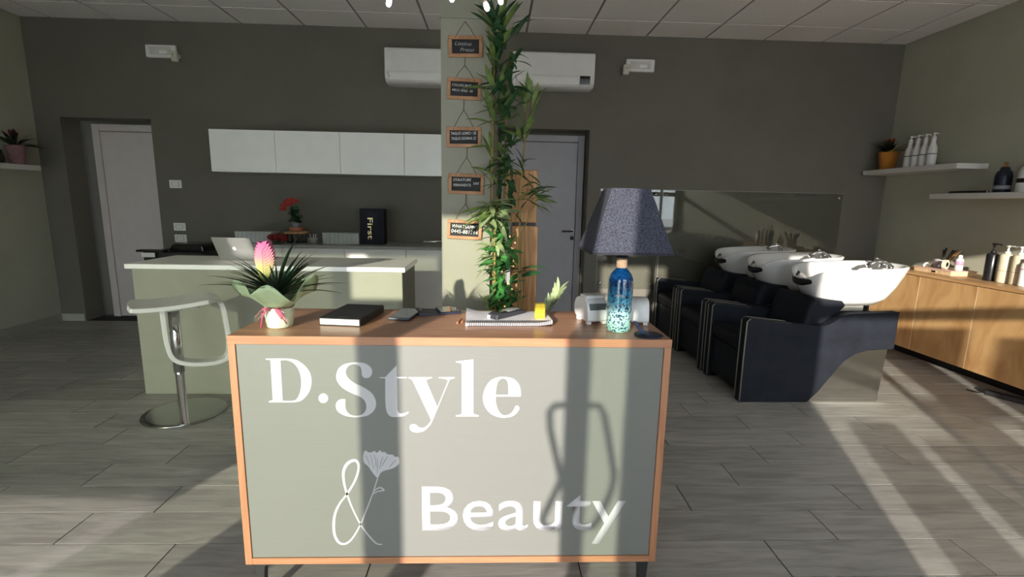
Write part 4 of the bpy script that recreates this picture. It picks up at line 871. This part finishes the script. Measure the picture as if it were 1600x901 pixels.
m = MB(); m.box(-0.34, -0.10, -0.235, -0.15, 0.165, 0.185, 0.004, 1); m.build('paper_tray', black_p, pr_)
m = MB(); m.box(-0.29, -0.17, -0.238, -0.2355, 0.12, 0.16); m.build('paper_sheet', white_p, pr_)
# ------------------------------------------------------------------ wall fixtures
def ac_unit(label, x0, disp):
    t = thing('air_conditioner', label, 'air conditioner', (x0, YB-0.001, 2.435), 0, 'wall mounted air conditioners')
    prof = [(0, 0.0), (-0.12, 0.0), (-0.165, 0.012), (-0.195, 0.04), (-0.207, 0.08), (-0.205, 0.30), (-0.195, 0.315), (0, 0.315)]
    m = MB(); m.prism(prof, 'x', 0, 0.80, 0.008, 2); m.build('housing', white_p, t)
    m = MB(); m.prism([(-0.196, 0.026), (-0.2105, 0.078), (-0.2125, 0.098), (-0.206, 0.099), (-0.19, 0.03)], 'x', 0.035, 0.765, 0.001, 1); m.build('louvre_flap', white_p, t)
    m = MB(); m.box(0.02, 0.78, -0.2085, -0.2055, 0.1005, 0.1025); m.build('panel_seam', grey_p, t)
    m = MB(); m.tube([(0.03, -0.208, 0.095), (0.034, -0.21, 0.08), (0.045, -0.203, 0.045)], 0.0025, 5); m.build('flap_gap', black_p, t)
    o = obj('maker_mark', mark_mesh(6, 0.045, 0.007, grey_p, 0.0004), t, (0.035, -0.2055, 0.285), FRONT)
    if disp:
        m = MB(); m.prism([(-0.2085, 0.030), (-0.2155, 0.078), (-0.2155, 0.104), (-0.20, 0.104), (-0.19, 0.03)], 'x', 0.655, 0.755, 0.001, 1); m.build('display', M('gloss_display', (0.008, 0.008, 0.009), 0.1), t)
ac_unit('white air conditioner left of the column, partly hidden by it', -1.075, False)
ac_unit('white air conditioner right of the column with black display', 0.15, True)
def emergency(label, lab2, x, s):
    t = thing('emergency_light', label, 'light', (x, YB-0.001, 2.70), 0, 'emergency lights on the back wall')
    m = MB(); m.box(-0.145, 0.145, -0.035, 0, -0.06, 0.06, 0.012, 3); m.build('light_housing', white_p, t)
    m = MB(); m.box(-0.105, 0.10, -0.040, -0.034, -0.036, 0.036, 0.002, 1); m.build('diffuser', M('cloudy_diffuser', (0.62, 0.60, 0.57), 0.3), t)
    m = MB(); m.box(-0.01, 0.065, -0.0415, -0.039, -0.026, 0.004); m.build('label_plate', M('pale_label', (0.85, 0.84, 0.8), 0.4), t)
    d = thing('motion_sensor', lab2, 'sensor', (x+s*0.155, YB-0.001, 2.64), 0, 'motion sensors beside the emergency lights')
    m = MB(); m.box(-0.012, 0.012, -0.05, 0, 0.0, 0.035); m.build('bracket', white_p, d)
    m = MB(); m.box(-0.03, 0.03, -0.092, -0.05, -0.045, 0.052, 0.010, 3); m.build('sensor_body', M('ivory_plastic', (0.62, 0.60, 0.50), 0.45), d)
    m = MB(); m.ball((-s*0.006, -0.090, 0.018), 0.006, 10, 8); m.build('sensor_eye', black_p, d)
emergency('white emergency light on the wall above the left doorway', 'small ivory motion sensor at the left emergency light', -3.26, 1)
emergency('white emergency light on the wall right of the air conditioner', 'small ivory motion sensor at the right emergency light', 1.44, -1)
for z, lab, nr in ((1.44, 'single wall switch above the two others by the left doorway', 1), (1.008, 'middle wall switch by the left doorway', 2), (0.889, 'lowest wall switch by the left doorway', 2)):
    t = thing('wall_switch', lab, 'switch', (-3.256, YB-0.001, z), 0, 'wall switches by the left doorway')
    m = MB(); m.box(-0.06, 0.06, -0.010, 0, -0.04, 0.04, 0.004, 2); m.build('switch_plate', white_p, t)
    m = MB(); m.box(-0.037, 0.037, -0.0115, -0.009, -0.0245, 0.0245); m.build('switch_recess', M('switch_beige', (0.50, 0.47, 0.40), 0.5), t)
    for k in range(nr):
        w_ = 0.06/nr; m = MB(); m.box(-0.03+k*w_+0.002, -0.03+(k+1)*w_-0.002, -0.014, -0.010, -0.021, 0.021, 0.001, 1); m.build('rocker', white_p, t)
# acrylic splash panels
acr = pane_mat('clear_acrylic', (0.93, 0.94, 0.92), 1.5, 0.015)
edge_m = M('acrylic_edge', (0.55, 0.56, 0.52), 0.2)
for x0, x1, lab in ((1.10, 1.735, 'clear acrylic splash panel on the wall behind the table lamp'), (1.765, 3.71, 'wide glossy acrylic splash panel on the wall behind the wash basins')):
    t = thing('splash_panel', lab, 'panel', (x0, YB-0.02, 0.42), 0, 'acrylic splash panels')
    m = MB(); m.box(0, x1-x0, -0.003, 0.0, 0, 1.06); m.build('acrylic_sheet', acr, t)
    m = MB(); m.box(-0.0015, 0.0005, -0.0032, 0.0002, 0, 1.06); m.box(0, x1-x0, -0.0032, 0.0002, 1.0595, 1.0615); m.build('sheet_edge', edge_m, t)
    for x in (0.045, x1-x0-0.045):
        for z in (0.06, 1.01):
            m = MB(); m.lathe([(0, -0.019), (0.010, -0.019), (0.010, 0.003), (0.013, 0.004), (0.013, 0.009), (0, 0.010)], 14); m.xf(Matrix.Translation((x, -0.001, z)) @ Matrix.Rotation(PI/2, 4, 'X')); m.build('standoff', chrome, t)
# ------------------------------------------------------------------ shampoo units
leather = M('black_leather', (0.017, 0.0195, 0.027), 0.6, var=0.2, scale=10, bump=0.1, bscale=300, spec=0.1, sheen=0.0)
piping = M('pale_piping', (0.20, 0.19, 0.165), 0.5)
ceramic = M('white_ceramic', (0.86, 0.85, 0.84), 0.08, var=0.01, coat=0.4)
gel = M('black_gel', (0.012, 0.012, 0.015), 0.35)
mirror = M('polished_steel', (0.52, 0.51, 0.49), 0.12, 1.0, var=0.05)
def rr(cx, a, b, z, n=40, p=2.8, notch=0.0, tilt=0.0, cy=0.3):
    R = []
    for k in range(n):
        t = 2*PI*k/n; c, s = math.cos(t), math.sin(t)
        x = math.copysign(abs(c)**(2/p), c)*a; y = math.copysign(abs(s)**(2/p), s)*b*(1-0.12*(x/a if a else 0)*0.0)
        d = math.atan2(math.sin(t-PI), math.cos(t-PI))
        R.append((cx+x, cy+y, z+tilt*x-notch*math.exp(-(d/0.5)**2)))
    return R
sh0 = thing('shampoo_chair', 'nearest black shampoo chair with fully visible side and white basin', 'salon chair', (1.689, 3.118, 0), 0, 'black shampoo chairs in a row')
side = [(0.0, 0.0), (0.475, 0.0), (0.545, 0.075), (0.63, 0.20), (0.70, 0.295), (0.77, 0.345), (0.85, 0.372), (1.035, 0.384), (1.035, 0.640), (0.70, 0.625), (0.65, 0.612), (0.60, 0.575), (0.55, 0.545), (0.48, 0.538), (0.30, 0.556), (0.02, 0.585), (0.0, 0.575)]
for y0, y1 in ((0.0, 0.075), (0.525, 0.60)):
    m = MB(); m.prism(side, 'y', y0, y1, 0.008, 2); m.build('arm_panel', leather, sh0)
    m = MB()
    for y in (y0+0.002, y1-0.002): m.tube([(0.0, y, 0.0+0.01), (-0.002, y, 0.3), (-0.001, y, 0.565), (0.02, y, 0.584), (0.30, y, 0.556)], 0.005, 6)
    m.build('piping', piping, sh0)
    m = MB()
    m.tube([(x, y0-0.001, z) for x, z in ((0.02, 0.584), (0.30, 0.556), (0.48, 0.538), (0.55, 0.545), (0.60, 0.575), (0.65, 0.612), (0.70, 0.625), (1.03, 0.640))], 0.004, 6); m.build('seam_welt', leather, sh0)
m = MB(); m.box(0.02, 0.50, 0.078, 0.522, 0.05, 0.33, 0.01, 2); m.build('seat_base', leather, sh0)
m = MB(); m.box(0.005, 0.50, 0.078, 0.522, 0.332, 0.44, 0.03, 3); m.build('seat_cushion', leather, sh0)
m = MB(); m.prism([(0.42, 0.44), (0.52, 0.40), (0.69, 0.625), (0.725, 0.665), (0.70, 0.695), (0.60, 0.70), (0.50, 0.715), (0.47, 0.66)], 'y', 0.080, 0.520, 0.025, 3); m.build('backrest', leather, sh0)
m = MB(); m.box(0.72, 1.02, 0.078, 0.522, 0.39, 0.60, 0.01, 1); m.build('rear_housing', leather, sh0)
msd = [(0.485, 0.001), (0.975, 0.001), (0.995, 0.385), (0.85, 0.371), (0.77, 0.344), (0.70, 0.294), (0.63, 0.199), (0.545, 0.074)]
for y0, y1 in ((0.012, 0.020), (0.58, 0.588)):
    m = MB(); m.prism(msd, 'y', y0, y1); m.build('steel_side', mirror, sh0, 'polished steel base panel')
m = MB(); m.box(0.965, 0.985, 0.02, 0.58, 0.012, 0.39); m.build('steel_back', mirror, sh0)
for x in (0.62, 0.93):
    for y in (0.06, 0.54): m = MB(); m.box(x, x+0.045, y-0.02, y+0.02, 0.0, 0.010); m.build('foot', black_p, sh0)
m = MB(); m.box(0.76, 0.94, 0.2, 0.4, 0.60, 0.68, 0.012, 2); m.build('basin_neck', M('cream_bracket', (0.62, 0.58, 0.48), 0.4), sh0)
for y in (0.2, 0.4): m = MB(); m.tube([(0.68, y, 0.62), (0.72, y, 0.72)], 0.008, 6); m.tube([(0.96, y, 0.62), (0.955, y, 0.69)], 0.008, 6); m.build('basin_strut', chrome, sh0)
rings = [rr(0.83, 0.13, 0.13, 0.655), rr(0.835, 0.20, 0.17, 0.66, tilt=0.02), rr(0.845, 0.255, 0.205, 0.70, tilt=0.04, notch=0.01), rr(0.85, 0.30, 0.235, 0.78, tilt=0.05, notch=0.02), rr(0.855, 0.335, 0.252, 0.86, tilt=0.05, notch=0.05), rr(0.858, 0.35, 0.262, 0.905, tilt=0.05, notch=0.075),
         rr(0.858, 0.352, 0.264, 0.915, tilt=0.05, notch=0.078), rr(0.858, 0.345, 0.257, 0.922, tilt=0.05, notch=0.08), rr(0.862, 0.320, 0.235, 0.918, tilt=0.05, notch=0.08), rr(0.868, 0.295, 0.215, 0.87, tilt=0.04, notch=0.05), rr(0.875, 0.24, 0.18, 0.78, tilt=0.02, notch=0.01), rr(0.88, 0.15, 0.12, 0.715), rr(0.885, 0.03, 0.03, 0.705)]
m = MB(); m.loft(rings); bas = m.build('wash_basin', ceramic, sh0, 'white ceramic wash basin')
m = MB(); m.tube([(0.575, 0.17, 0.845), (0.535, 0.215, 0.815), (0.515, 0.26, 0.800), (0.512, 0.30, 0.797), (0.515, 0.34, 0.800), (0.535, 0.385, 0.815), (0.575, 0.43, 0.845)], [0.018, 0.024, 0.026, 0.026, 0.026, 0.024, 0.018], 10); m.build('neck_rest', gel, bas)
m = MB(); m.lathe([(0, 0), (0.026, 0), (0.024, 0.03), (0.018, 0.045), (0, 0.048)], 16, (1.115, 0.30)); m.xf(Matrix.Translation((0, 0, 0.905))); m.tube([(1.115, 0.30, 0.945), (1.08, 0.30, 0.965), (1.05, 0.29, 0.975)], 0.007, 8); m.build('mixer_tap', chrome, bas)
m = MB(); m.lathe([(0, 0), (0.02, 0), (0.017, 0.03), (0, 0.032)], 14, (1.08, 0.19)); m.xf(Matrix.Translation((0, 0, 0.905))); m.tube([(1.08, 0.19, 0.935), (1.03, 0.195, 0.965), (0.97, 0.205, 0.955), (0.93, 0.21, 0.925)], [0.011, 0.014, 0.015, 0.02], 10); m.build('spray_head', chrome, bas)
for i, lab in ((1, 'middle one of the three black shampoo chairs'), (2, 'farthest black shampoo chair, against the acrylic wall panel')):
    c = copy_tree(sh0); c.location.y += 0.637*i; c.location.x += (-0.004)*i; c['label'] = lab
# ------------------------------------------------------------------ wall-hung oak cabinets on the right
oakc = wood('honey_oak_front', (0.42, 0.22, 0.085), (0.58, 0.35, 0.155), (14, 2.5, 1.1), 0.5, 2.2)
oakt = wood('honey_oak_top', (0.42, 0.23, 0.095), (0.56, 0.34, 0.16), (3, 1.0, 14), 0.45, 2.2)
CY = [4.54, 4.03, 3.52, 3.01, 2.50, 1.99]
clab = ['wall-hung oak cabinet farthest back, behind the wash basins', 'wall-hung oak cabinet under the wooden box of brushes', 'wall-hung oak cabinet under the cream pump bottles', 'wall-hung oak cabinet at the right picture edge', 'wall-hung oak cabinet nearest the shop front']
t0 = thing('oak_cabinet', clab[0], 'cabinet', (3.65, CY[1], 0.115), 0, 'wall-hung oak cabinets along the right wall')
m = MB(); m.box(0.02, 0.512, 0.001, 0.509, 0.0, 0.648); m.build('cabinet_body', oakt, t0)
m = MB(); m.box(0.0, 0.0185, 0.003, 0.507, 0.0, 0.645, 0.001, 1); dr = m.build('cabinet_door', oakc, t0)
m = MB(); m.box(-0.0005, 0.004, 0.5075, 0.5095, 0.0, 0.645); m.build('edge_strip', M('pale_edge_strip', (0.75, 0.62, 0.45), 0.4), t0)
for i in range(1, 4): c = copy_tree(t0); c.location.y = CY[i+1]; c['label'] = clab[i]
m = MB(); m.box(3.64, XR-0.001, 2.50, 4.545, 0.7645, 0.79, 0.002, 1); m.build('oak_worktop', oakt, None, 'long oak worktop over the cabinets on the right wall', 'worktop')
m = MB(); m.box(3.85, XR-0.001, 2.55, 4.50, 0.0, 0.113); m.build('cabinet_plinth', M('black_plinth', (0.01, 0.01, 0.01), 0.7), None, 'recessed black plinth under the oak cabinets', 'plinth')
ZC = 0.7905
wb = thing('wooden_box', 'low wooden box on the oak worktop holding salon tools on its lid', 'box', (3.86, 4.02, ZC))
m = MB(); m.box(-0.11, 0.11, -0.16, 0.20, 0.0003, 0.034, 0.002, 1); m.build('box_body', wood('pale_pine', (0.62, 0.42, 0.24), (0.74, 0.54, 0.33), (2, 14, 2)), wb)
m = MB(); m.box(-0.115, 0.115, -0.165, 0.205, 0.0345, 0.042, 0.002, 1); m.build('box_lid', M('pink_board', (0.70, 0.46, 0.38), 0.6), wb)
m = MB(); m.box(-0.113, -0.110, -0.02, 0.02, 0.008, 0.026); m.build('box_latch', chrome, wb)
ZL = ZC+0.0425
tb = thing('brush_tub', 'grey tub full of black brushes and brown combs', 'tub', (3.88, 4.10, ZL))
m = MB(); m.lathe([(0, 0.0003), (0.045, 0.0003), (0.055, 0.065), (0.058, 0.07), (0.052, 0.07), (0.042, 0.012), (0, 0.01)], 20); m.build('tub_body', M('grey_tub', (0.42, 0.40, 0.42), 0.5), tb)
brown = M('amber_comb', (0.33, 0.17, 0.06), 0.4); random.seed(2)
for i in range(9):
    a = random.uniform(0, 2*PI); dx, dy = 0.06*math.cos(a), 0.10*math.sin(a); dk = i < 5
    if not dk: dx, dy = -0.01, -0.09-0.01*i
    m = MB(); m.tube([(dx*0.2, dy*0.2, 0.015), (dx*0.6, dy*0.6, 0.09), (dx, dy, 0.145+0.01*(i % 3))], [0.005, 0.008, 0.016 if dk else 0.010], 8, flat=0.5); m.build('brush' if dk else 'comb', black_p if dk else brown, tb)
tp = thing('tape_roll', 'roll of pale tape leaning on the grey brush tub', 'tape roll', (3.80, 3.975, ZL))
m = MB()
RA = [[(r*math.cos(2*PI*k/24), y, 0.041+r*math.sin(2*PI*k/24)) for k in range(24)] for r, y in ((0.021, -0.012), (0.0405, -0.012), (0.0405, 0.012), (0.021, 0.012), (0.021, -0.012))]
m.loft(RA, False, False, False); m.xf(Matrix.Rotation(math.radians(25), 4, 'Z')); m.build('tape_ring', M('cream_tape', (0.66, 0.60, 0.45), 0.5), tp)
m = MB(); m.loft([[(r*math.cos(2*PI*k/24), y, 0.041+r*math.sin(2*PI*k/24)) for k in range(24)] for r, y in ((0.018, -0.0125), (0.0208, -0.0125), (0.0208, 0.0125), (0.018, 0.0125), (0.018, -0.0125))], False, False, False); m.xf(Matrix.Rotation(math.radians(25), 4, 'Z')); m.build('tape_core', black_p, tp)
cl_ = thing('folded_strip', 'small white curled plastic strip on the wooden box lid', 'strip', (3.83, 4.18, ZL))
m = MB(); m.tube([(-0.05, -0.02, 0.004), (-0.02, 0.0, 0.026), (0.01, 0.01, 0.032), (0.03, 0.02, 0.01)], 0.008, 8, flat=0.4); m.build('strip_body', white_p, cl_)
def bottle(nm, label, loc, prof, mat, parts, group=None, cat='bottle', rz=0):
    t = thing(nm, label, cat, loc, rz, group)
    m = MB(); m.lathe(prof, 22); m.build('bottle_body', mat, t)
    for pn, fn, pm in parts: m = MB(); fn(m); m.build(pn, pm, t)
    return t
def pump(z, r=0.010, h=0.04, L=0.04, ang=0.0):
    def fn(m):
        m.lathe([(0, z), (0.017, z), (0.017, z+0.014), (r*0.7, z+0.016), (r*0.6, z+h), (r*1.3, z+h), (r*1.2, z+h+0.012), (0, z+h+0.014)], 14)
        m.tube([(0, 0, z+h+0.007), (L*0.7*math.cos(ang), L*0.7*math.sin(ang), z+h+0.007), (L*math.cos(ang), L*math.sin(ang), z+h-0.002)], 0.005, 6)
    return fn
def band_(z0, z1, r): return lambda m: m.lathe([(r, z0), (r, z1), (r-0.002, z1), (r-0.002, z0), (r, z0)], 22)
sb_m = M('translucent_plastic', (0.60, 0.60, 0.60), 0.3); pink = M('pink_label', (0.60, 0.30, 0.45), 0.5)
bottle('small_bottle', 'small translucent bottle with pink label on the wooden box', (3.84, 3.895, ZL), [(0, 0.0003), (0.026, 0.0003), (0.028, 0.006), (0.027, 0.09), (0.022, 0.10), (0.012, 0.105), (0, 0.105)], sb_m,
       [('cap', lambda m: m.lathe([(0, 0.104), (0.012, 0.104), (0.015, 0.108), (0.014, 0.128), (0, 0.131)], 14), white_p), ('label_band', band_(0.05, 0.08, 0.0285), pink)])
bottle('black_pump_bottle', 'tall black pump bottle on the oak worktop', (3.85, 3.645, ZC), [(0, 0.0003), (0.036, 0.0003), (0.038, 0.006), (0.037, 0.20), (0.03, 0.212), (0.016, 0.218), (0, 0.218)], M('gloss_black_plastic', (0.012, 0.012, 0.014), 0.25),
       [('pump', pump(0.217, 0.012, 0.06, 0.045, -1.2), black_p)])
creamb = M('cream_plastic', (0.62, 0.55, 0.40), 0.4, var=0.04)
cprof = [(0, 0.0003), (0.040, 0.0003), (0.042, 0.006), (0.042, 0.205), (0.038, 0.214), (0.016, 0.220), (0, 0.220)]
bottle('cream_pump_bottle', 'cream pump bottle next to the black pump bottle', (3.86, 3.548, ZC), cprof, creamb, [('pump', pump(0.219, 0.011, 0.05, 0.05, -1.3), white_p), ('label_print', band_(0.09, 0.093, 0.0424), brown)], 'cream pump bottles on the oak worktop')
bottle('cream_pump_bottle', 'cream pump bottle second from the black pump bottle', (3.86, 3.452, ZC), cprof, creamb, [('pump', pump(0.219, 0.011, 0.05, 0.05, 1.5), white_p), ('label_print', band_(0.09, 0.093, 0.0424), brown)], 'cream pump bottles on the oak worktop')
bottle('white_tube_bottle', 'slim white bottle right of the cream pump bottles', (3.83, 3.375, ZC), [(0, 0.0003), (0.03, 0.0003), (0.032, 0.006), (0.03, 0.16), (0.02, 0.17), (0, 0.17)], M('pearl_plastic', (0.70, 0.68, 0.64), 0.35), [('cap', lambda m: m.lathe([(0, 0.169), (0.018, 0.169), (0.018, 0.20), (0, 0.202)], 14), M('dark_red_cap', (0.25, 0.02, 0.03), 0.4)), ('label_band', band_(0.12, 0.13, 0.0325), pink)])
# ------------------------------------------------------------------ right wall shelves
shelf_m = M('shelf_white', (0.66, 0.64, 0.60), 0.5, var=0.02)
m = MB(); m.box(3.885, XR-0.001, 4.115, 5.19, 1.674, 1.720, 0.002, 1); m.build('wall_shelf', shelf_m, None, 'upper white wall shelf in the right back corner', 'shelf', 'white shelves on the right wall')
m = MB(); m.box(3.90, XR-0.001, 2.80, 4.35, 1.424, 1.468, 0.002, 1); m.build('wall_shelf', shelf_m, None, 'lower white wall shelf on the right wall', 'shelf', 'white shelves on the right wall')
def bromeliad(nm, label, loc, potmat, potr, poth, flower, leafmat, n, L, seed, lean=(0, 0)):
    t = thing(nm, label, 'plant', loc)
    m = MB(); m.lathe([(0, 0.0003), (potr*0.72, 0.0003), (potr, poth), (potr*1.03, poth), (potr*0.92, poth-0.004), (potr*0.88, poth-0.03), (0, poth-0.03)], 22); m.build('pot', potmat, t)
    random.seed(seed); lm = leaf_mesh('leaf', 0.16, leafmat, 0.45, 0.3, 7)
    for i in range(n):
        a = 2*PI*i/n*1.618*3; e = random.uniform(0.45, 1.25); put_leaf(lm, t, (0.01*math.cos(a), 0.01*math.sin(a), poth-0.02), (math.cos(a)*math.cos(e)+lean[0], math.sin(a)*math.cos(e)+lean[1], math.sin(e)), random.uniform(L*0.75, L))
    fm = leaf_mesh('bract', 0.5, flower, -0.2, 0.3, 5)
    for k in range(8):
        a = k*2.4; e = 0.7+0.08*k; put_leaf(fm, t, (0, 0, poth+0.06), (math.cos(a)*math.cos(e), math.sin(a)*math.cos(e), math.sin(e)), 0.07+0.01*(k % 3), name='bract')
    return t
dkleaf = M('blackish_leaf', (0.014, 0.024, 0.014), 0.5, var=0.3)
orp = bromeliad('potted_bromeliad', 'dark leaved plant in an orange pot on the upper right shelf', (4.01, 5.03, 1.7205), M('orange_ceramic', (0.62, 0.25, 0.045), 0.5), 0.088, 0.175, M('rust_bract', (0.30, 0.05, 0.015), 0.5), dkleaf, 20, 0.21, 3)
yb2 = leaf_mesh('bract', 0.22, M('yellow_bract', (0.72, 0.50, 0.05), 0.5), 0.1, 0.3, 5)
for k in range(6): put_leaf(yb2, orp, (-0.03, -0.04, 0.165), (-0.7+0.35*k, -0.8, 0.25+0.1*(k % 3)), 0.09, name='bract')
wpb = M('shampoo_white', (0.72, 0.70, 0.68), 0.4, var=0.02)
bl_ = ['white pump bottle nearest the orange pot on the upper right shelf', 'second white pump bottle from the orange pot', 'third white pump bottle from the orange pot', 'white pump bottle farthest from the orange pot on the upper shelf']
for i, y in enumerate((4.775, 4.69, 4.605, 4.52)):
    bottle('white_pump_bottle', bl_[i], (4.01, y, 1.7205), [(0, 0.0003), (0.036, 0.0003), (0.038, 0.006), (0.038, 0.14), (0.034, 0.175), (0.02, 0.205), (0.017, 0.225), (0.02, 0.245), (0.014, 0.255), (0, 0.255)], wpb,
           [('pump', pump(0.254, 0.009, 0.035, 0.038, -0.9+0.3*i), white_p), ('label_band', band_(0.108, 0.115, 0.0385), M('navy_band', (0.02, 0.025, 0.06), 0.5))], 'white pump bottles on the upper right shelf')
navyb = M('navy_bottle', (0.010, 0.016, 0.035), 0.35)
bottle('navy_pump_bottle', 'dark navy bottle with amber pump on the lower right shelf', (4.05, 3.865, 1.4685), [(0, 0.0003), (0.052, 0.0003), (0.054, 0.006), (0.054, 0.135), (0.046, 0.165), (0.03, 0.18), (0.03, 0.20), (0, 0.20)], navyb,
       [('pump', pump(0.199, 0.012, 0.03, 0.03, 0.4), M('amber_pump', (0.30, 0.15, 0.05), 0.4)), ('label_band', band_(0.028, 0.058, 0.0545), M('pale_blue_label', (0.30, 0.32, 0.36), 0.5))])
bottle('banded_white_bottle', 'large white bottle with black band on the lower right shelf', (4.04, 3.675, 1.4685), [(0, 0.0003), (0.055, 0.0003), (0.058, 0.006), (0.058, 0.15), (0.045, 0.19), (0.025, 0.205), (0.025, 0.23), (0, 0.232)], wpb, [('label_band', band_(0.072, 0.105, 0.0585), black_p)])
sb2 = thing('straightening_iron', 'flat black straightening iron lying on the lower right shelf', 'iron', (4.0, 4.10, 1.4685))
m = MB(); m.box(-0.018, 0.018, -0.17, 0.16, 0.0003, 0.010, 0.003, 2); m.build('lower_plate', black_p, sb2)
m = MB(); m.box(-0.018, 0.018, -0.17, 0.15, 0.0105, 0.020, 0.003, 2); m.build('upper_plate', black_p, sb2)
m = MB(); m.ball((0, -0.17, 0.0105), 0.0095, 10, 8); m.build('hinge', chrome, sb2)
# ------------------------------------------------------------------ left wall shelf
m = MB(); m.box(XL+0.001, -4.31, 3.6, 4.92, 1.530, 1.577, 0.002, 1); m.build('wall_shelf', shelf_m, None, 'white wall shelf at the left picture edge', 'shelf')
bromeliad('potted_bromeliad', 'dark spiky plant in a pink pot on the left wall shelf', (-4.41, 4.80, 1.5775), M('mottled_pink_pot', (0.36, 0.20, 0.21), 0.6, var=0.2, scale=30), 0.075, 0.17, M('maroon_bract', (0.10, 0.012, 0.016), 0.5), dkleaf, 26, 0.21, 8, (0.45, 0.0))
bd = thing('dried_twig_vase', 'slim dark vase with a pale twig beside the pink pot', 'vase', (-4.43, 4.66, 1.5775))
m = MB(); m.lathe([(0, 0.0003), (0.028, 0.0003), (0.036, 0.05), (0.022, 0.10), (0.024, 0.12), (0, 0.118)], 18); m.build('vase_body', black_p, bd)
m = MB(); m.tube([(0, 0, 0.02), (0.01, 0.01, 0.14), (0.0, 0.02, 0.20), (0.02, 0.0, 0.25)], [0.004, 0.004, 0.003, 0.002], 6); m.build('twig', M('pale_twig', (0.36, 0.32, 0.2), 0.8), bd)
# ------------------------------------------------------------------ pendant lamp with capsule bulbs above the desk
pd = thing('pendant_lamp', 'spidery black pendant lamp with small bright capsule bulbs above the desk', 'lamp', (-0.15, 1.60, 2.20))
m = MB(); m.lathe([(0, -0.05), (0.03, -0.04), (0.042, 0), (0.03, 0.04), (0, 0.05)], 20); m.tube([(0, 0, 0.04), (0, 0, 0.775)], 0.003, 6); m.lathe([(0, 0.755), (0.05, 0.755), (0.05, 0.78), (0, 0.78)], 20); m.build('hub', black_metal, pd)
gb = M('lit_capsule_bulb', (1, 0.95, 0.9), 0.3, emit=(1.0, 0.90, 0.86), estr=9.0)
socket_m = M('brass_socket', (0.45, 0.38, 0.30), 0.4, 0.7)
for (x, y, z, dx, dy) in ((-0.325, 1.60, 1.898, -0.25, 0), (-0.138, 1.60, 1.917, 0.02, 0), (-0.034, 1.60, 1.895, 0.35, 0), (0.008, 1.62, 1.922, 0.2, 0.1), (-0.36, 1.55, 1.935, -0.3, -0.1), (-0.22, 1.45, 1.96, -0.1, -0.4), (-0.06, 1.42, 1.97, 0.2, -0.4), (-0.27, 1.75, 1.99, -0.2, 0.4)):
    p = Vector((x+0.15, y-1.60, z-2.20)); d = Vector((dx, dy, -1)).normalized()
    q = d.to_track_quat('Z', 'Y').to_matrix().to_4x4()
    m = MB(); m.tube([(0, 0, 0), p*0.5+Vector((p.x*0.2, p.y*0.2, 0.03)), p-d*0.028], 0.003, 6); ar = m.build('lamp_arm', black_metal, pd)
    m = MB(); m.lathe([(0, -0.030), (0.0055, -0.030), (0.0055, -0.012), (0, -0.012)], 10); m.xf(Matrix.Translation(p) @ q); m.build('bulb_socket', socket_m, ar)
    m = MB(); m.lathe([(0, -0.012), (0.005, -0.012), (0.0078, -0.004), (0.0080, 0.006), (0.005, 0.012), (0, 0.0135)], 12); m.xf(Matrix.Translation(p) @ q); m.build('bulb', gb, ar)
# ------------------------------------------------------------------ cable on the floor by the cabinets
cb_ = thing('power_cable', 'black cable and socket strip on the floor under the oak cabinets', 'cable', (3.66, 3.20, 0))
m = MB(); m.tube([(-0.12, 0.16, 0.006), (-0.06, 0.06, 0.006), (0.02, 0.10, 0.006), (0.06, 0.0, 0.006), (0.02, -0.12, 0.006), (0.08, -0.3, 0.006)], 0.005, 6); m.build('cord', black_p, cb_)
m = MB(); m.box(-0.03, 0.03, -0.12, 0.10, 0.0, 0.035, 0.006, 2); m.xf(Matrix.Rotation(0.5, 4, 'Z')); m.build('socket_strip', black_p, cb_)
